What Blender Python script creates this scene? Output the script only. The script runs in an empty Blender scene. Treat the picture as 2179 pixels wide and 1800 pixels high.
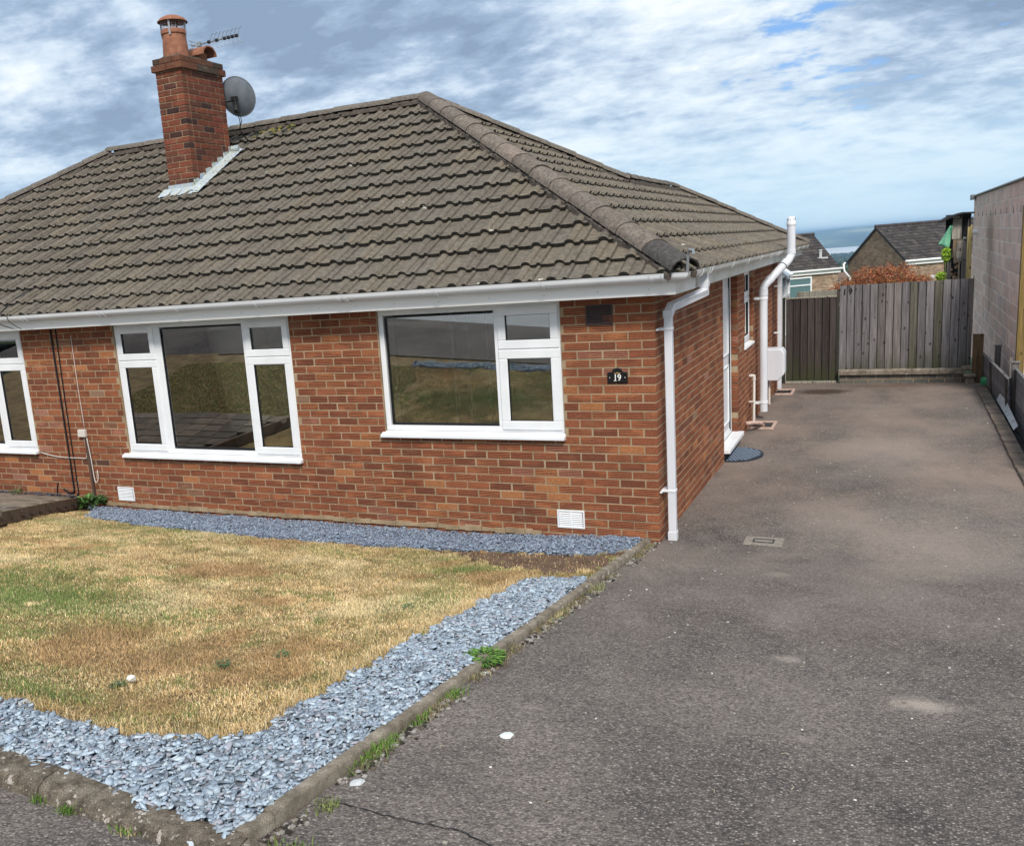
import bpy, bmesh, math, random
import numpy as np
from mathutils import Vector, Matrix, noise as mnoise

random.seed(11)
rng = np.random.default_rng(11)
PI = math.pi
scene = bpy.context.scene
COL = scene.collection

# ------------------------------------------------------------------ camera
cam_d = bpy.data.cameras.new("camera")
cam = bpy.data.objects.new("camera", cam_d)
COL.objects.link(cam)
CR = Vector((0.8859, 0.4572, -0.0786)); CF = Vector((-0.4624, 0.8637, -0.2000))
CF.normalize(); CR = (CR - CF * CR.dot(CF)).normalized(); CU = CR.cross(CF)
CAM = Vector((1.7426, -7.6705, 2.4974))
cam.matrix_world = Matrix(((CR.x, CU.x, -CF.x, CAM.x), (CR.y, CU.y, -CF.y, CAM.y), (CR.z, CU.z, -CF.z, CAM.z), (0, 0, 0, 1)))
cam_d.sensor_width = 36.0
cam_d.sensor_fit = 'HORIZONTAL'
cam_d.lens = 1952.41 / 2179 * 36
cam_d.shift_x = 215.07 / 2179
cam_d.shift_y = 61.22 / 2179
cam_d.clip_start = 0.05
cam_d.clip_end = 30000
scene.camera = cam

# ------------------------------------------------------------------ light
SUN_EL, SUN_AZ = 46.0, 150.0          # azimuth clockwise from +Y
sd = Vector((math.sin(math.radians(SUN_AZ)) * math.cos(math.radians(SUN_EL)), math.cos(math.radians(SUN_AZ)) * math.cos(math.radians(SUN_EL)), math.sin(math.radians(SUN_EL))))
sun_d = bpy.data.lights.new("sun", 'SUN')
sun_d.energy = 1.5
sun_d.angle = math.radians(13)
sun_d.color = (1.0, 0.95, 0.87)
sun = bpy.data.objects.new("sun", sun_d)
COL.objects.link(sun)
sun.rotation_euler = sd.to_track_quat('Z', 'Y').to_euler()
sun.location = (0, 0, 30)

scene.view_settings.view_transform = 'Standard'
scene.view_settings.look = 'None'
scene.view_settings.exposure = 1.38
scene.view_settings.gamma = 1.0
scene.view_settings.use_curve_mapping = False

world = bpy.data.worlds.new("World")
scene.world = world
world.use_nodes = True
wn, wl = world.node_tree.nodes, world.node_tree.links
wn.clear()


class NT:
    """tiny node helper"""
    def __init__(s, tree):
        s.t = tree; s.n = tree.nodes; s.l = tree.links

    def node(s, typ, **kw):
        nd = s.n.new(typ)
        for k, v in kw.items():
            if k.startswith('i_'):
                key = k[2:]
                key = int(key) if key.isdigit() else key.replace('_', ' ')
                sock = nd.inputs[key]
                if isinstance(v, bpy.types.NodeSocket): s.l.new(v, sock)
                else: sock.default_value = v
            else:
                setattr(nd, k, v)
        return nd

    def math(s, op, a, b=None, c=None, clamp=False):
        nd = s.n.new('ShaderNodeMath'); nd.operation = op; nd.use_clamp = clamp
        for i, v in enumerate((a, b, c)):
            if v is None: continue
            if isinstance(v, bpy.types.NodeSocket): s.l.new(v, nd.inputs[i])
            else: nd.inputs[i].default_value = v
        return nd.outputs[0]

    def vmath(s, op, a, b=None):
        nd = s.n.new('ShaderNodeVectorMath'); nd.operation = op
        for i, v in enumerate((a, b)):
            if v is None: continue
            if isinstance(v, bpy.types.NodeSocket): s.l.new(v, nd.inputs[i])
            else: nd.inputs[i].default_value = v
        return nd

    def mix(s, f, a, b, mode='MIX'):
        nd = s.n.new('ShaderNodeMix'); nd.data_type = 'RGBA'; nd.blend_type = mode; nd.clamp_factor = True
        for sock, v in ((nd.inputs[0], f), (nd.inputs[6], a), (nd.inputs[7], b)):
            if isinstance(v, bpy.types.NodeSocket): s.l.new(v, sock)
            else: sock.default_value = v if not isinstance(v, tuple) or len(v) == 4 else (*v, 1)
        return nd.outputs[2]

    def noise(s, vec, scale, detail=4, rough=.55, w=None, dist=0.0):
        nd = s.n.new('ShaderNodeTexNoise')
        if vec is not None: s.l.new(vec, nd.inputs['Vector'])
        nd.inputs['Scale'].default_value = scale; nd.inputs['Detail'].default_value = detail
        nd.inputs['Roughness'].default_value = rough; nd.inputs['Distortion'].default_value = dist
        return nd.outputs[0]

    def ramp(s, f, stops, interp='LINEAR'):
        nd = s.n.new('ShaderNodeValToRGB'); nd.color_ramp.interpolation = interp
        e = nd.color_ramp.elements
        while len(e) < len(stops): e.new(0.5)
        for el, (p, c) in zip(e, stops):
            el.position = p
            el.color = c if len(c) == 4 else (*c, 1)
        s.l.new(f, nd.inputs[0])
        return nd.outputs[0]

    def maprange(s, v, a, b, c=0.0, d=1.0, smooth=False):
        nd = s.n.new('ShaderNodeMapRange')
        if smooth: nd.interpolation_type = 'SMOOTHSTEP'
        s.l.new(v, nd.inputs[0])
        for i, x in enumerate((a, b, c, d)): nd.inputs[i + 1].default_value = x
        return nd.outputs[0]


W = NT(world.node_tree)
tc = W.node('ShaderNodeTexCoord')
dirv = tc.outputs['Generated']
sep = W.node('ShaderNodeSeparateXYZ', i_0=dirv)
zc = W.math('MAXIMUM', sep.outputs[2], 0.0)
den = W.math('ADD', zc, 0.26)
px = W.math('DIVIDE', sep.outputs[0], den)
py = W.math('DIVIDE', sep.outputs[1], den)
comb = W.node('ShaderNodeCombineXYZ', i_0=px, i_1=py, i_2=3.7)
cv = comb.outputs[0]
rotm = W.node('ShaderNodeMapping', i_0=cv)
rotm.inputs['Rotation'].default_value = (0, 0, math.radians(-28))
rotm.inputs['Scale'].default_value = (2.0, 2.6, 1)
rotm.inputs['Location'].default_value = (4.3, 1.1, 0)
cvm = rotm.outputs[0]
n_big = W.noise(cvm, 0.55, 3, 0.5, dist=0.25)
n_mid = W.noise(cvm, 1.6, 8, 0.60, dist=0.15)
n_fine = W.noise(cvm, 5.5, 7, 0.62, dist=0.15)
# direction of the blue break in the cloud
def dirmask(v, width):
    v = Vector(v).normalized()
    dt = W.vmath('DOT_PRODUCT', dirv, tuple(v)).outputs['Value']
    return W.maprange(dt, math.cos(width), 1.0, 0.0, 1.0, smooth=True)
def pixdir(x, y):      # a direction seen at a place in the photograph (2179 wide)
    return CF + CR * ((x - 874.4) / 1952.4) + CU * (-(y - 961.2) / 1952.4)
sky = W.node('ShaderNodeTexSky', sky_type='NISHITA', sun_disc=False)
sky.sun_elevation = math.radians(SUN_EL); sky.sun_rotation = math.radians(SUN_AZ)
sky.air_density = 1.0; sky.dust_density = 0.6; sky.ozone_density = 2.0
nish = W.mix(1.0, sky.outputs[0], (0.06, 0.06, 0.06, 1), 'MULTIPLY')
gap = W.math('ADD', W.math('MULTIPLY', n_mid, 0.60), W.math('MULTIPLY', n_fine, 0.40))
bias = W.math('MULTIPLY', dirmask(pixdir(1760, 150), 0.12), 0.165)
bias = W.math('ADD', bias, W.math('MULTIPLY', dirmask(pixdir(1460, 222), 0.07), 0.13))
bias = W.math('ADD', bias, W.math('MULTIPLY', dirmask(pixdir(2140, 170), 0.09), 0.14))
bias = W.math('ADD', bias, W.math('MULTIPLY', dirmask(pixdir(1250, 120), 0.16), -0.10))
cover = W.maprange(W.math('SUBTRACT', gap, bias), 0.22, 0.31, 0.0, 1.0, smooth=True)
shade = W.math('ADD', W.math('ADD', W.math('MULTIPLY', n_big, 0.45), W.math('MULTIPLY', n_mid, 0.50)), W.math('MULTIPLY', n_fine, 0.30))
dark = W.math('MULTIPLY', dirmask(pixdir(250, 60), 0.30), 0.09)
dark = W.math('ADD', dark, W.math('MULTIPLY', dirmask(pixdir(950, -160), 0.30), 0.10))
dark = W.math('ADD', dark, W.math('MULTIPLY', dirmask(pixdir(2050, 40), 0.13), 0.12))
shade = W.math('SUBTRACT', shade, dark)
cloudc = W.ramp(W.maprange(shade, 0.44, 0.71), [(0.0, (0.110, 0.150, 0.21)), (0.3, (0.155, 0.205, 0.275)), (0.55, (0.24, 0.29, 0.35)), (0.78, (0.31, 0.35, 0.39)), (1.0, (0.37, 0.395, 0.415))])
skyc = W.mix(cover, W.mix(0.6, nish, (0.055, 0.15, 0.34, 1)), cloudc)
hz = W.maprange(sep.outputs[2], 0.0, 0.17, 0.85, 0.0, smooth=True)
skyc = W.mix(hz, skyc, (0.225, 0.31, 0.375, 1))
bg = W.node('ShaderNodeBackground', i_Strength=1.0)
wl.new(skyc, bg.inputs['Color'])
wo = wn.new('ShaderNodeOutputWorld')
wl.new(bg.outputs[0], wo.inputs['Surface'])

# ------------------------------------------------------------------ materials
MATS = {}
def newmat(name):
    m = bpy.data.materials.new(name); m.use_nodes = True
    m.node_tree.nodes.clear()
    N = NT(m.node_tree)
    out = N.node('ShaderNodeOutputMaterial')
    b = N.node('ShaderNodeBsdfPrincipled')
    N.l.new(b.outputs[0], out.inputs[0])
    MATS[name] = m
    N.b = b; N.out = out; N.m = m
    N.pos = N.node('ShaderNodeNewGeometry').outputs['Position']
    return N
def fin(N, col, rough=0.85, bump=None, bstr=0.4, bdist=0.01, spec=0.3):
    if isinstance(col, tuple): N.b.inputs['Base Color'].default_value = (*col, 1)
    else: N.l.new(col, N.b.inputs['Base Color'])
    if isinstance(rough, (int, float)): N.b.inputs['Roughness'].default_value = rough
    else: N.l.new(rough, N.b.inputs['Roughness'])
    N.b.inputs['Specular IOR Level'].default_value = spec
    if bump is not None:
        bp = N.node('ShaderNodeBump', i_Strength=bstr, i_Distance=bdist)
        N.l.new(bump, bp.inputs['Height'])
        N.l.new(bp.outputs[0], N.b.inputs['Normal'])
    return N.m
def attr(N, name='col'):
    a = N.node('ShaderNodeAttribute'); a.attribute_name = name
    return a
def scaled(N, v, s):
    return N.vmath('MULTIPLY', v, s).outputs[0]

# attribute colour with mottling: for things made of many alike pieces
def attrmat(name, nscale=30, amt=0.35, rough=0.85, bscale=60, bstr=0.4, bdist=0.004, spec=0.25, dirt=None):
    N = newmat(name)
    c = attr(N).outputs['Color']
    n = N.noise(N.pos, nscale, 5, 0.6)
    k = N.maprange(n, 0.3, 0.7, 1 - amt, 1 + amt)
    kk = N.node('ShaderNodeCombineColor', i_0=k, i_1=k, i_2=k).outputs[0]
    c = N.mix(1.0, c, kk, 'MULTIPLY')
    if dirt:
        d = N.maprange(N.noise(N.pos, dirt[1], 5, 0.65), dirt[2], dirt[3], 0, dirt[4])
        c = N.mix(d, c, dirt[0])
    return fin(N, c, rough, N.noise(N.pos, bscale, 4, 0.6), bstr, bdist, spec)

# brick
N = newmat('brick')
A = attr(N); c = A.outputs['Color']
p = N.pos
mott = N.maprange(N.noise(p, 55, 5, 0.7), 0.3, 0.7, 0.62, 1.42)
mk = N.node('ShaderNodeCombineColor', i_0=mott, i_1=mott, i_2=mott).outputs[0]
c = N.mix(1.0, c, mk, 'MULTIPLY')
c = N.mix(N.math('MULTIPLY', A.outputs['Alpha'], 0.22), c, (0.52, 0.17, 0.07, 1))
sepz = N.node('ShaderNodeSeparateXYZ', i_0=p)
st = N.math('SINE', N.math('ADD', N.math('MULTIPLY', sepz.outputs[2], 2 * PI / 0.0155), N.math('MULTIPLY', N.noise(scaled(N, p, (6, 6, 6)), 1.0, 3, 0.5), 0.7)))
patch = N.maprange(N.noise(scaled(N, p, (4.3, 4.3, 13)), 1.0, 2, 0.5), 0.34, 0.50, 0.2, 1.0)
stf = N.math('MULTIPLY', N.maprange(st, -0.4, 0.6, 0, 1.0), patch)
stf = N.math('MULTIPLY', stf, A.outputs['Alpha'])
c = N.mix(stf, c, (0.075, 0.026, 0.019))
bl = N.maprange(N.noise(scaled(N, p, (1.1, 1.1, 1.6)), 1.0, 5, 0.65), 0.45, 0.75, 0.0, 0.5)
c = N.mix(bl, c, N.mix(1.0, c, (0.55, 0.50, 0.50, 1), 'MULTIPLY'))
speck = N.maprange(N.noise(p, 240, 2, 0.5), 0.70, 0.78, 0, 0.5)
c = N.mix(speck, c, (0.45, 0.36, 0.26))
smear = N.maprange(N.noise(scaled(N, p, (2.2, 2.2, 5)), 2.0, 6, 0.7), 0.56, 0.80, 0, 0.42)
c = N.mix(smear, c, (0.33, 0.24, 0.16))
h = N.math('SUBTRACT', N.noise(p, 120, 4, 0.7), N.math('MULTIPLY', stf, 0.8))
fin(N, c, 0.9, h, 0.6, 0.003, 0.2)
# mortar
N = newmat('mortar')
c = N.ramp(N.noise(N.pos, 4, 5, 0.6), [(0.3, (0.22, 0.16, 0.10)), (0.5, (0.33, 0.245, 0.155)), (0.75, (0.45, 0.35, 0.24))])
g = N.maprange(N.noise(N.pos, 160, 3, 0.6), 0.3, 0.7, 0.75, 1.2)
c = N.mix(1.0, c, N.node('ShaderNodeCombineColor', i_0=g, i_1=g, i_2=g).outputs[0], 'MULTIPLY')
fin(N, c, 0.95, N.noise(N.pos, 140, 4, 0.7), 0.7, 0.004, 0.1)
# roof tile
N = newmat('roof_tile')
c = attr(N).outputs['Color']
k = N.maprange(N.noise(N.pos, 26, 6, 0.7), 0.3, 0.7, 0.6, 1.42)
c = N.mix(1.0, c, N.node('ShaderNodeCombineColor', i_0=k, i_1=k, i_2=k).outputs[0], 'MULTIPLY')
mo = N.maprange(N.noise(N.pos, 7, 6, 0.75), 0.55, 0.72, 0, 0.75)
c = N.mix(mo, c, (0.055, 0.05, 0.042))
li = N.maprange(N.noise(N.pos, 11, 3, 0.45), 0.745, 0.76, 0, 0.85)
c = N.mix(li, c, (0.50, 0.48, 0.42))
li2 = N.maprange(N.noise(N.pos, 120, 2, 0.5), 0.68, 0.74, 0, 0.5)
c = N.mix(li2, c, (0.36, 0.33, 0.27))
fin(N, c, 0.92, N.noise(N.pos, 150, 4, 0.7), 0.6, 0.004, 0.15)
# ridge / hip tile
N = newmat('ridge_tile')
c = attr(N).outputs['Color']
k = N.maprange(N.noise(N.pos, 34, 6, 0.75), 0.3, 0.7, 0.45, 1.5)
c = N.mix(1.0, c, N.node('ShaderNodeCombineColor', i_0=k, i_1=k, i_2=k).outputs[0], 'MULTIPLY')
mo = N.maprange(N.noise(N.pos, 18, 6, 0.8), 0.50, 0.66, 0, 0.8)
c = N.mix(mo, c, (0.06, 0.05, 0.045))
fin(N, c, 0.95, N.noise(N.pos, 110, 5, 0.75), 0.8, 0.006, 0.1)
# white upvc
N = newmat('white_upvc')
c = N.ramp(N.noise(N.pos, 3.5, 5, 0.6), [(0.3, (0.70, 0.71, 0.73)), (0.7, (0.80, 0.81, 0.83))])
fin(N, c, 0.32, None, spec=0.5)
N = newmat('dirty_upvc')
c = N.ramp(N.noise(scaled(N, N.pos, (1, 1, 3)), 3.0, 6, 0.7), [(0.3, (0.50, 0.54, 0.44)), (0.5, (0.70, 0.69, 0.66)), (0.7, (0.78, 0.77, 0.75))])
fin(N, c, 0.4, None, spec=0.45)
N = newmat('fascia_paint')
c = N.ramp(N.noise(scaled(N, N.pos, (0.6, 0.6, 4)), 2.0, 6, 0.65), [(0.3, (0.83, 0.81, 0.78)), (0.7, (0.90, 0.88, 0.86))])
fin(N, c, 0.5, None, spec=0.4)
N = newmat('pipe_grey')
c = N.ramp(N.noise(scaled(N, N.pos, (1, 1, 0.3)), 9, 4, 0.6), [(0.3, (0.60, 0.61, 0.65)), (0.7, (0.68, 0.69, 0.73))])
fin(N, c, 0.35, None, spec=0.5)
N = newmat('rubber_black'); fin(N, (0.012, 0.012, 0.013), 0.5)
N = newmat('black_gloss'); fin(N, (0.008, 0.008, 0.009), 0.25, spec=0.5)
N = newmat('print_white'); fin(N, (0.80, 0.78, 0.72), 0.5)
N = newmat('print_gold'); fin(N, (0.55, 0.36, 0.14), 0.5)
N = newmat('cable_white'); fin(N, (0.60, 0.55, 0.50), 0.6)
N = newmat('terracotta')
c = N.ramp(N.noise(N.pos, 14, 5, 0.65), [(0.3, (0.18, 0.075, 0.045)), (0.6, (0.30, 0.13, 0.078)), (0.8, (0.38, 0.20, 0.13))])
fin(N, c, 0.85, N.noise(N.pos, 80, 4, 0.6), 0.3, 0.003)
N = newmat('metal_grey'); N.b.inputs['Metallic'].default_value = 0.6; fin(N, (0.32, 0.33, 0.35), 0.45)
N = newmat('dish_grey')
c = N.ramp(N.noise(N.pos, 9, 4, 0.6), [(0.3, (0.13, 0.15, 0.18)), (0.7, (0.20, 0.22, 0.25))])
fin(N, c, 0.5)
N = newmat('lead')
c = N.ramp(N.noise(scaled(N, N.pos, (14, 6, 2.0)), 2.2, 4, 0.6), [(0.30, (0.13, 0.20, 0.36)), (0.40, (0.36, 0.42, 0.50)), (0.50, (0.42, 0.45, 0.46)), (0.56, (0.30, 0.34, 0.25)), (0.62, (0.46, 0.49, 0.52)), (0.75, (0.55, 0.57, 0.60))])
fin(N, c, 0.6, N.noise(N.pos, 25, 3, 0.6), 0.5, 0.01)
N = newmat('flaunching')
c = N.ramp(N.noise(N.pos, 12, 6, 0.7), [(0.35, (0.04, 0.037, 0.027)), (0.56, (0.08, 0.07, 0.052)), (0.75, (0.26, 0.23, 0.18))])
fin(N, c, 0.95, N.noise(N.pos, 45, 5, 0.7), 0.9, 0.012)
# concrete kerb
N = newmat('concrete_kerb')
c = N.ramp(N.noise(N.pos, 9, 6, 0.7), [(0.3, (0.11, 0.092, 0.07)), (0.5, (0.22, 0.185, 0.145)), (0.7, (0.33, 0.29, 0.235))])
sp = N.maprange(N.noise(N.pos, 15, 2, 0.4), 0.70, 0.72, 0, 0.85)
c = N.mix(sp, c, (0.50, 0.46, 0.42))
gr = N.maprange(N.noise(N.pos, 230, 2, 0.5), 0.35, 0.65, 0.65, 1.3)
c = N.mix(1.0, c, N.node('ShaderNodeCombineColor', i_0=gr, i_1=gr, i_2=gr).outputs[0], 'MULTIPLY')
fin(N, c, 0.95, N.noise(N.pos, 130, 5, 0.7), 0.8, 0.006, 0.1)
N = newmat('kerb_lichen')
c = N.ramp(N.noise(N.pos, 16, 7, 0.75), [(0.32, (0.055, 0.046, 0.036)), (0.5, (0.14, 0.115, 0.09)), (0.68, (0.25, 0.21, 0.17))])
sp = N.maprange(N.noise(N.pos, 17, 3, 0.5), 0.635, 0.66, 0, 0.9)
c = N.mix(sp, c, (0.46, 0.41, 0.37))
sp = N.maprange(N.noise(scaled(N, N.pos, (1.0, 1.3, 1.1)), 41, 2, 0.5), 0.655, 0.68, 0, 0.8)
c = N.mix(sp, c, (0.40, 0.37, 0.32))
gr = N.maprange(N.noise(N.pos, 230, 2, 0.5), 0.35, 0.65, 0.6, 1.4)
c = N.mix(1.0, c, N.node('ShaderNodeCombineColor', i_0=gr, i_1=gr, i_2=gr).outputs[0], 'MULTIPLY')
fin(N, c, 0.95, N.noise(N.pos, 90, 6, 0.75), 1.0, 0.008, 0.1)
N = newmat('road_surface'); fin(N, N.ramp(N.noise(N.pos, 3, 6, .7), [(0.3, (0.26, 0.26, 0.27)), (0.7, (0.38, 0.38, 0.39))]), 0.8)
# asphalt
N = newmat('asphalt')
vor = N.node('ShaderNodeTexVoronoi', i_Scale=98.0, i_Randomness=1.0); N.l.new(N.pos, vor.inputs['Vector'])
vor2 = N.node('ShaderNodeTexVoronoi', i_Scale=60.0); N.l.new(N.pos, vor2.inputs['Vector'])
sepv = N.node('ShaderNodeSeparateColor', i_0=vor.outputs['Color'])
sepv2 = N.node('ShaderNodeSeparateColor', i_0=vor2.outputs['Color'])
stone = N.ramp(sepv.outputs[0], [(0.0, (0.045, 0.040, 0.039)), (0.35, (0.098, 0.086, 0.082)), (0.65, (0.165, 0.143, 0.134)), (0.90, (0.25, 0.215, 0.195)), (1.0, (0.42, 0.38, 0.34))])
edge = N.maprange(vor.outputs['Distance'], 0.25, 0.62, 0.0, 0.75)
c = N.mix(edge, stone, (0.030, 0.026, 0.025))
big = N.noise(N.pos, 0.75, 5, 0.6)
mid_ = N.noise(N.pos, 3.2, 5, 0.6)
worn = N.maprange(N.math('ADD', N.math('MULTIPLY', big, 0.7), N.math('MULTIPLY', mid_, 0.3)), 0.40, 0.66, 0.0, 0.62)
c = N.mix(worn, c, N.mix(sepv.outputs[1], (0.10, 0.085, 0.077, 1), (0.34, 0.29, 0.255, 1)))
sy = N.node('ShaderNodeSeparateXYZ', i_0=N.pos)
# dusty sandy wash towards the far half of the drive
far = N.maprange(sy.outputs[1], -3.0, 3.5, 0.0, 1.0)
dust = N.math('MULTIPLY', N.maprange(N.noise(scaled(N, N.pos, (0.8, 0.5, 1)), 1.0, 5, 0.65), 0.40, 0.66, 0.15, 0.80), far)
c = N.mix(dust, c, (0.27, 0.205, 0.165))
# pale worn spots
def spot(N, c, x, y, rx, ry, colr, amt, soft=0.75):
    v = N.vmath('SUBTRACT', N.pos, (x, y, 0)).outputs[0]
    v = N.vmath('MULTIPLY', v, (1 / rx, 1 / ry, 0)).outputs[0]
    ln = N.vmath('LENGTH', v).outputs['Value']
    ln = N.math('ADD', ln, N.math('MULTIPLY', N.math('SUBTRACT', N.noise(N.pos, 16, 4, 0.6), 0.5), 1.1))
    f = N.maprange(ln, soft, 1.25, amt, 0.0, smooth=True)
    return N.mix(f, c, colr)
for sx_, sy_, rx, ry, am in ((1.90, -3.34, .16, .11, .9), (1.30, -2.9, .09, .07, .6), (1.05, -0.9, .12, .10, .3), (1.45, -3.95, .07, .06, .3), (0.35, -4.1, .05, .03, .4), (1.5, 1.0, .8, 1.1, .28), (2.2, 0.4, .7, 1.2, .3), (1.6, 4.2, .9, 1.3, .3), (1.2, -2.0, .25, .5, .25)):
    c = spot(N, c, sx_, sy_, rx, ry, (0.36, 0.30, 0.255, 1), am * .9, 0.1)
c = spot(N, c, 0.75, 8.75, .42, .30, (0.035, 0.02, 0.012, 1), 0.8, 0.5)
c = spot(N, c, 1.7, 9.3, .7, .22, (0.12, 0.07, 0.045, 1), 0.6, 0.3)
hh = N.math('SUBTRACT', N.math('MULTIPLY', sepv.outputs[2], 0.5), vor.outputs['Distance'])
fin(N, c, 0.9, hh, 0.7, 0.006, 0.2)
# soil / dead lawn base
N = newmat('lawn_soil')
c = N.ramp(N.noise(N.pos, 5, 6, 0.7), [(0.3, (0.12, 0.085, 0.048)), (0.5, (0.23, 0.165, 0.09)), (0.72, (0.36, 0.26, 0.14))])
fin(N, c, 0.95, N.noise(N.pos, 60, 5, 0.7), 0.8, 0.01, 0.1)
N = newmat('bare_earth')
c = N.ramp(N.noise(N.pos, 7, 7, 0.7), [(0.3, (0.085, 0.052, 0.036)), (0.55, (0.165, 0.105, 0.075)), (0.75, (0.23, 0.155, 0.11))])
fin(N, c, 0.95, N.noise(N.pos, 70, 6, 0.75), 1.0, 0.012, 0.1)
N = newmat('slate_bed'); fin(N, N.ramp(N.noise(N.pos, 40, 4, 0.7), [(0.3, (0.07, 0.085, 0.105)), (0.7, (0.19, 0.22, 0.26))]), 0.9)
N = newmat('dark_soil'); fin(N, N.ramp(N.noise(N.pos, 20, 4, 0.7), [(0.3, (0.02, 0.02, 0.022)), (0.7, (0.07, 0.07, 0.075))]), 0.95)
N = newmat('field_green')
c = N.ramp(N.noise(scaled(N, N.pos, (.02, .02, 0)), 1.0, 6, 0.7), [(0.3, (0.03, 0.055, 0.022)), (0.5, (0.05, 0.08, 0.03)), (0.65, (0.10, 0.11, 0.045)), (0.8, (0.14, 0.13, 0.07))])
fin(N, c, 0.95)
N = newmat('hill_far')
c = N.ramp(N.noise(scaled(N, N.pos, (.002, .0008, .004)), 1.0, 6, 0.7), [(0.38, (0.01, 0.03, 0.015)), (0.52, (0.08, 0.11, 0.045)), (0.64, (0.42, 0.40, 0.22))])
fin(N, c, 0.95)
N = newmat('estuary_water')
c = N.ramp(N.noise(scaled(N, N.pos, (.0005, .0022, 0)), 1.0, 5, 0.6), [(0.35, (0.62, 0.59, 0.56)), (0.65, (0.78, 0.75, 0.72))])
fin(N, c, 0.45, spec=0.4)
attrmat('slate_chip', 70, 0.18, 0.75, 150, 0.5, 0.002, 0.3)
attrmat('grass_blade', 4, 0.15, 0.8, 50, 0.0, 0.001, 0.15)
attrmat('leaf', 6, 0.2, 0.6, 50, 0.1, 0.001, 0.3)
attrmat('concrete_block', 9, 0.14, 0.95, 90, 0.7, 0.004, 0.1, dirt=((0.25, 0.24, 0.25, 1), 3.0, 0.5, 0.75, 0.5))
attrmat('paving', 8, 0.25, 0.92, 70, 0.6, 0.004, 0.15, dirt=((0.05, 0.055, 0.03, 1), 6, 0.52, 0.75, 0.6))
attrmat('far_tile', 3, 0.3, 0.9, 20, 0.2, 0.01, 0.15, dirt=((0.28, 0.27, 0.26, 1), 9.0, 0.68, 0.74, 0.5))
attrmat('far_brick', 2.4, 0.25, 0.95, 30, 0.2, 0.01, 0.1)
attrmat('plain', 12, 0.12, 0.8, 60, 0.2, 0.002, 0.2)
# weathered timber
def timber(name, rough=0.9, green=True):
    N = newmat(name)
    c = attr(N).outputs['Color']
    gv = scaled(N, N.pos, (42, 42, 1.6))
    gk = N.maprange(N.noise(gv, 1.0, 6, 0.75), 0.32, 0.68, 0.45, 1.45)
    c = N.mix(1.0, c, N.node('ShaderNodeCombineColor', i_0=gk, i_1=gk, i_2=gk).outputs[0], 'MULTIPLY')
    knot = N.node('ShaderNodeTexVoronoi', i_Scale=1.0)
    N.l.new(scaled(N, N.pos, (10.0, 10.0, 5.5)), knot.inputs['Vector'])
    kf = N.maprange(knot.outputs['Distance'], 0.10, 0.19, 0.9, 0.0)
    c = N.mix(kf, c, (0.03, 0.024, 0.02))
    if green:
        sz = N.node('ShaderNodeSeparateXYZ', i_0=N.pos)
        gz_ = N.math('ADD', sz.outputs[2], N.math('MULTIPLY', N.math('SUBTRACT', N.noise(scaled(N, N.pos, (9, 9, 2)), 1.0, 4, 0.6), 0.5), 0.9))
        gf = N.maprange(gz_, 0.45, -0.05, 0.0, 0.75)
        c = N.mix(gf, c, (0.040, 0.047, 0.018))
    return fin(N, c, rough, N.noise(gv, 1.0, 5, 0.7), 0.5, 0.006, 0.15)
timber('timber_grey'); timber('timber_plain', green=False)
# glass pane: see-through with a mirror-like surface
N = newmat('window_glass')
N.n.remove(N.b)
gl = N.node('ShaderNodeBsdfGlossy', i_Roughness=0.0); gl.inputs['Color'].default_value = (1, 1, 1, 1)
tr = N.node('ShaderNodeBsdfTransparent'); tr.inputs['Color'].default_value = (0.80, 0.85, 0.84, 1)
fr = N.node('ShaderNodeFresnel', i_IOR=1.52)
ff = N.math('ADD', N.math('MULTIPLY', fr.outputs[0], 2.4), 0.18, clamp=True)
mx = N.node('ShaderNodeMixShader')
N.l.new(ff, mx.inputs[0]); N.l.new(tr.outputs[0], mx.inputs[1]); N.l.new(gl.outputs[0], mx.inputs[2])
N.l.new(mx.outputs[0], N.out.inputs[0])
N = newmat('far_glass'); fin(N, (0.10, 0.17, 0.18), 0.15, spec=0.6)
N = newmat('room_wall'); fin(N, (0.70, 0.69, 0.64), 0.9)
N = newmat('room_floor'); fin(N, (0.50, 0.46, 0.40), 0.9)
N = newmat('curtain'); fin(N, N.ramp(N.noise(scaled(N, N.pos, (30, 30, .5)), 1.0, 3, .5), [(0.3, (0.30, 0.29, 0.27)), (0.7, (0.55, 0.53, 0.5))]), 0.9)
N = newmat('render_wall'); fin(N, N.ramp(N.noise(N.pos, 1.2, 5, .6), [(0.3, (0.70, 0.72, 0.74)), (0.7, (0.82, 0.84, 0.86))]), 0.9)
N = newmat('car_paint'); fin(N, (0.012, 0.013, 0.016), 0.2, spec=0.6)
N = newmat('plaster_pink'); fin(N, N.ramp(N.noise(N.pos, 20, 5, .6), [(0.3, (0.33, 0.2, 0.16)), (0.7, (0.55, 0.42, 0.36))]), 0.9)
N = newmat('green_tarp'); fin(N, N.ramp(N.noise(N.pos, 5, 4, .6), [(0.3, (0.13, 0.38, 0.24)), (0.7, (0.22, 0.52, 0.35))]), 0.6, N.noise(N.pos, 9, 3, .5), 0.4, 0.03)
N = newmat('black_felt'); fin(N, (0.025, 0.025, 0.028), 0.9)
N = newmat('green_plastic'); fin(N, (0.03, 0.22, 0.10), 0.4)
N = newmat('grey_plastic_mat'); fin(N, N.ramp(N.noise(N.pos, 60, 3, .6), [(0.3, (0.11, 0.145, 0.20)), (0.7, (0.20, 0.25, 0.32))]), 0.8)
N = newmat('mat_base'); fin(N, (0.018, 0.024, 0.036), 0.8)
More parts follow.
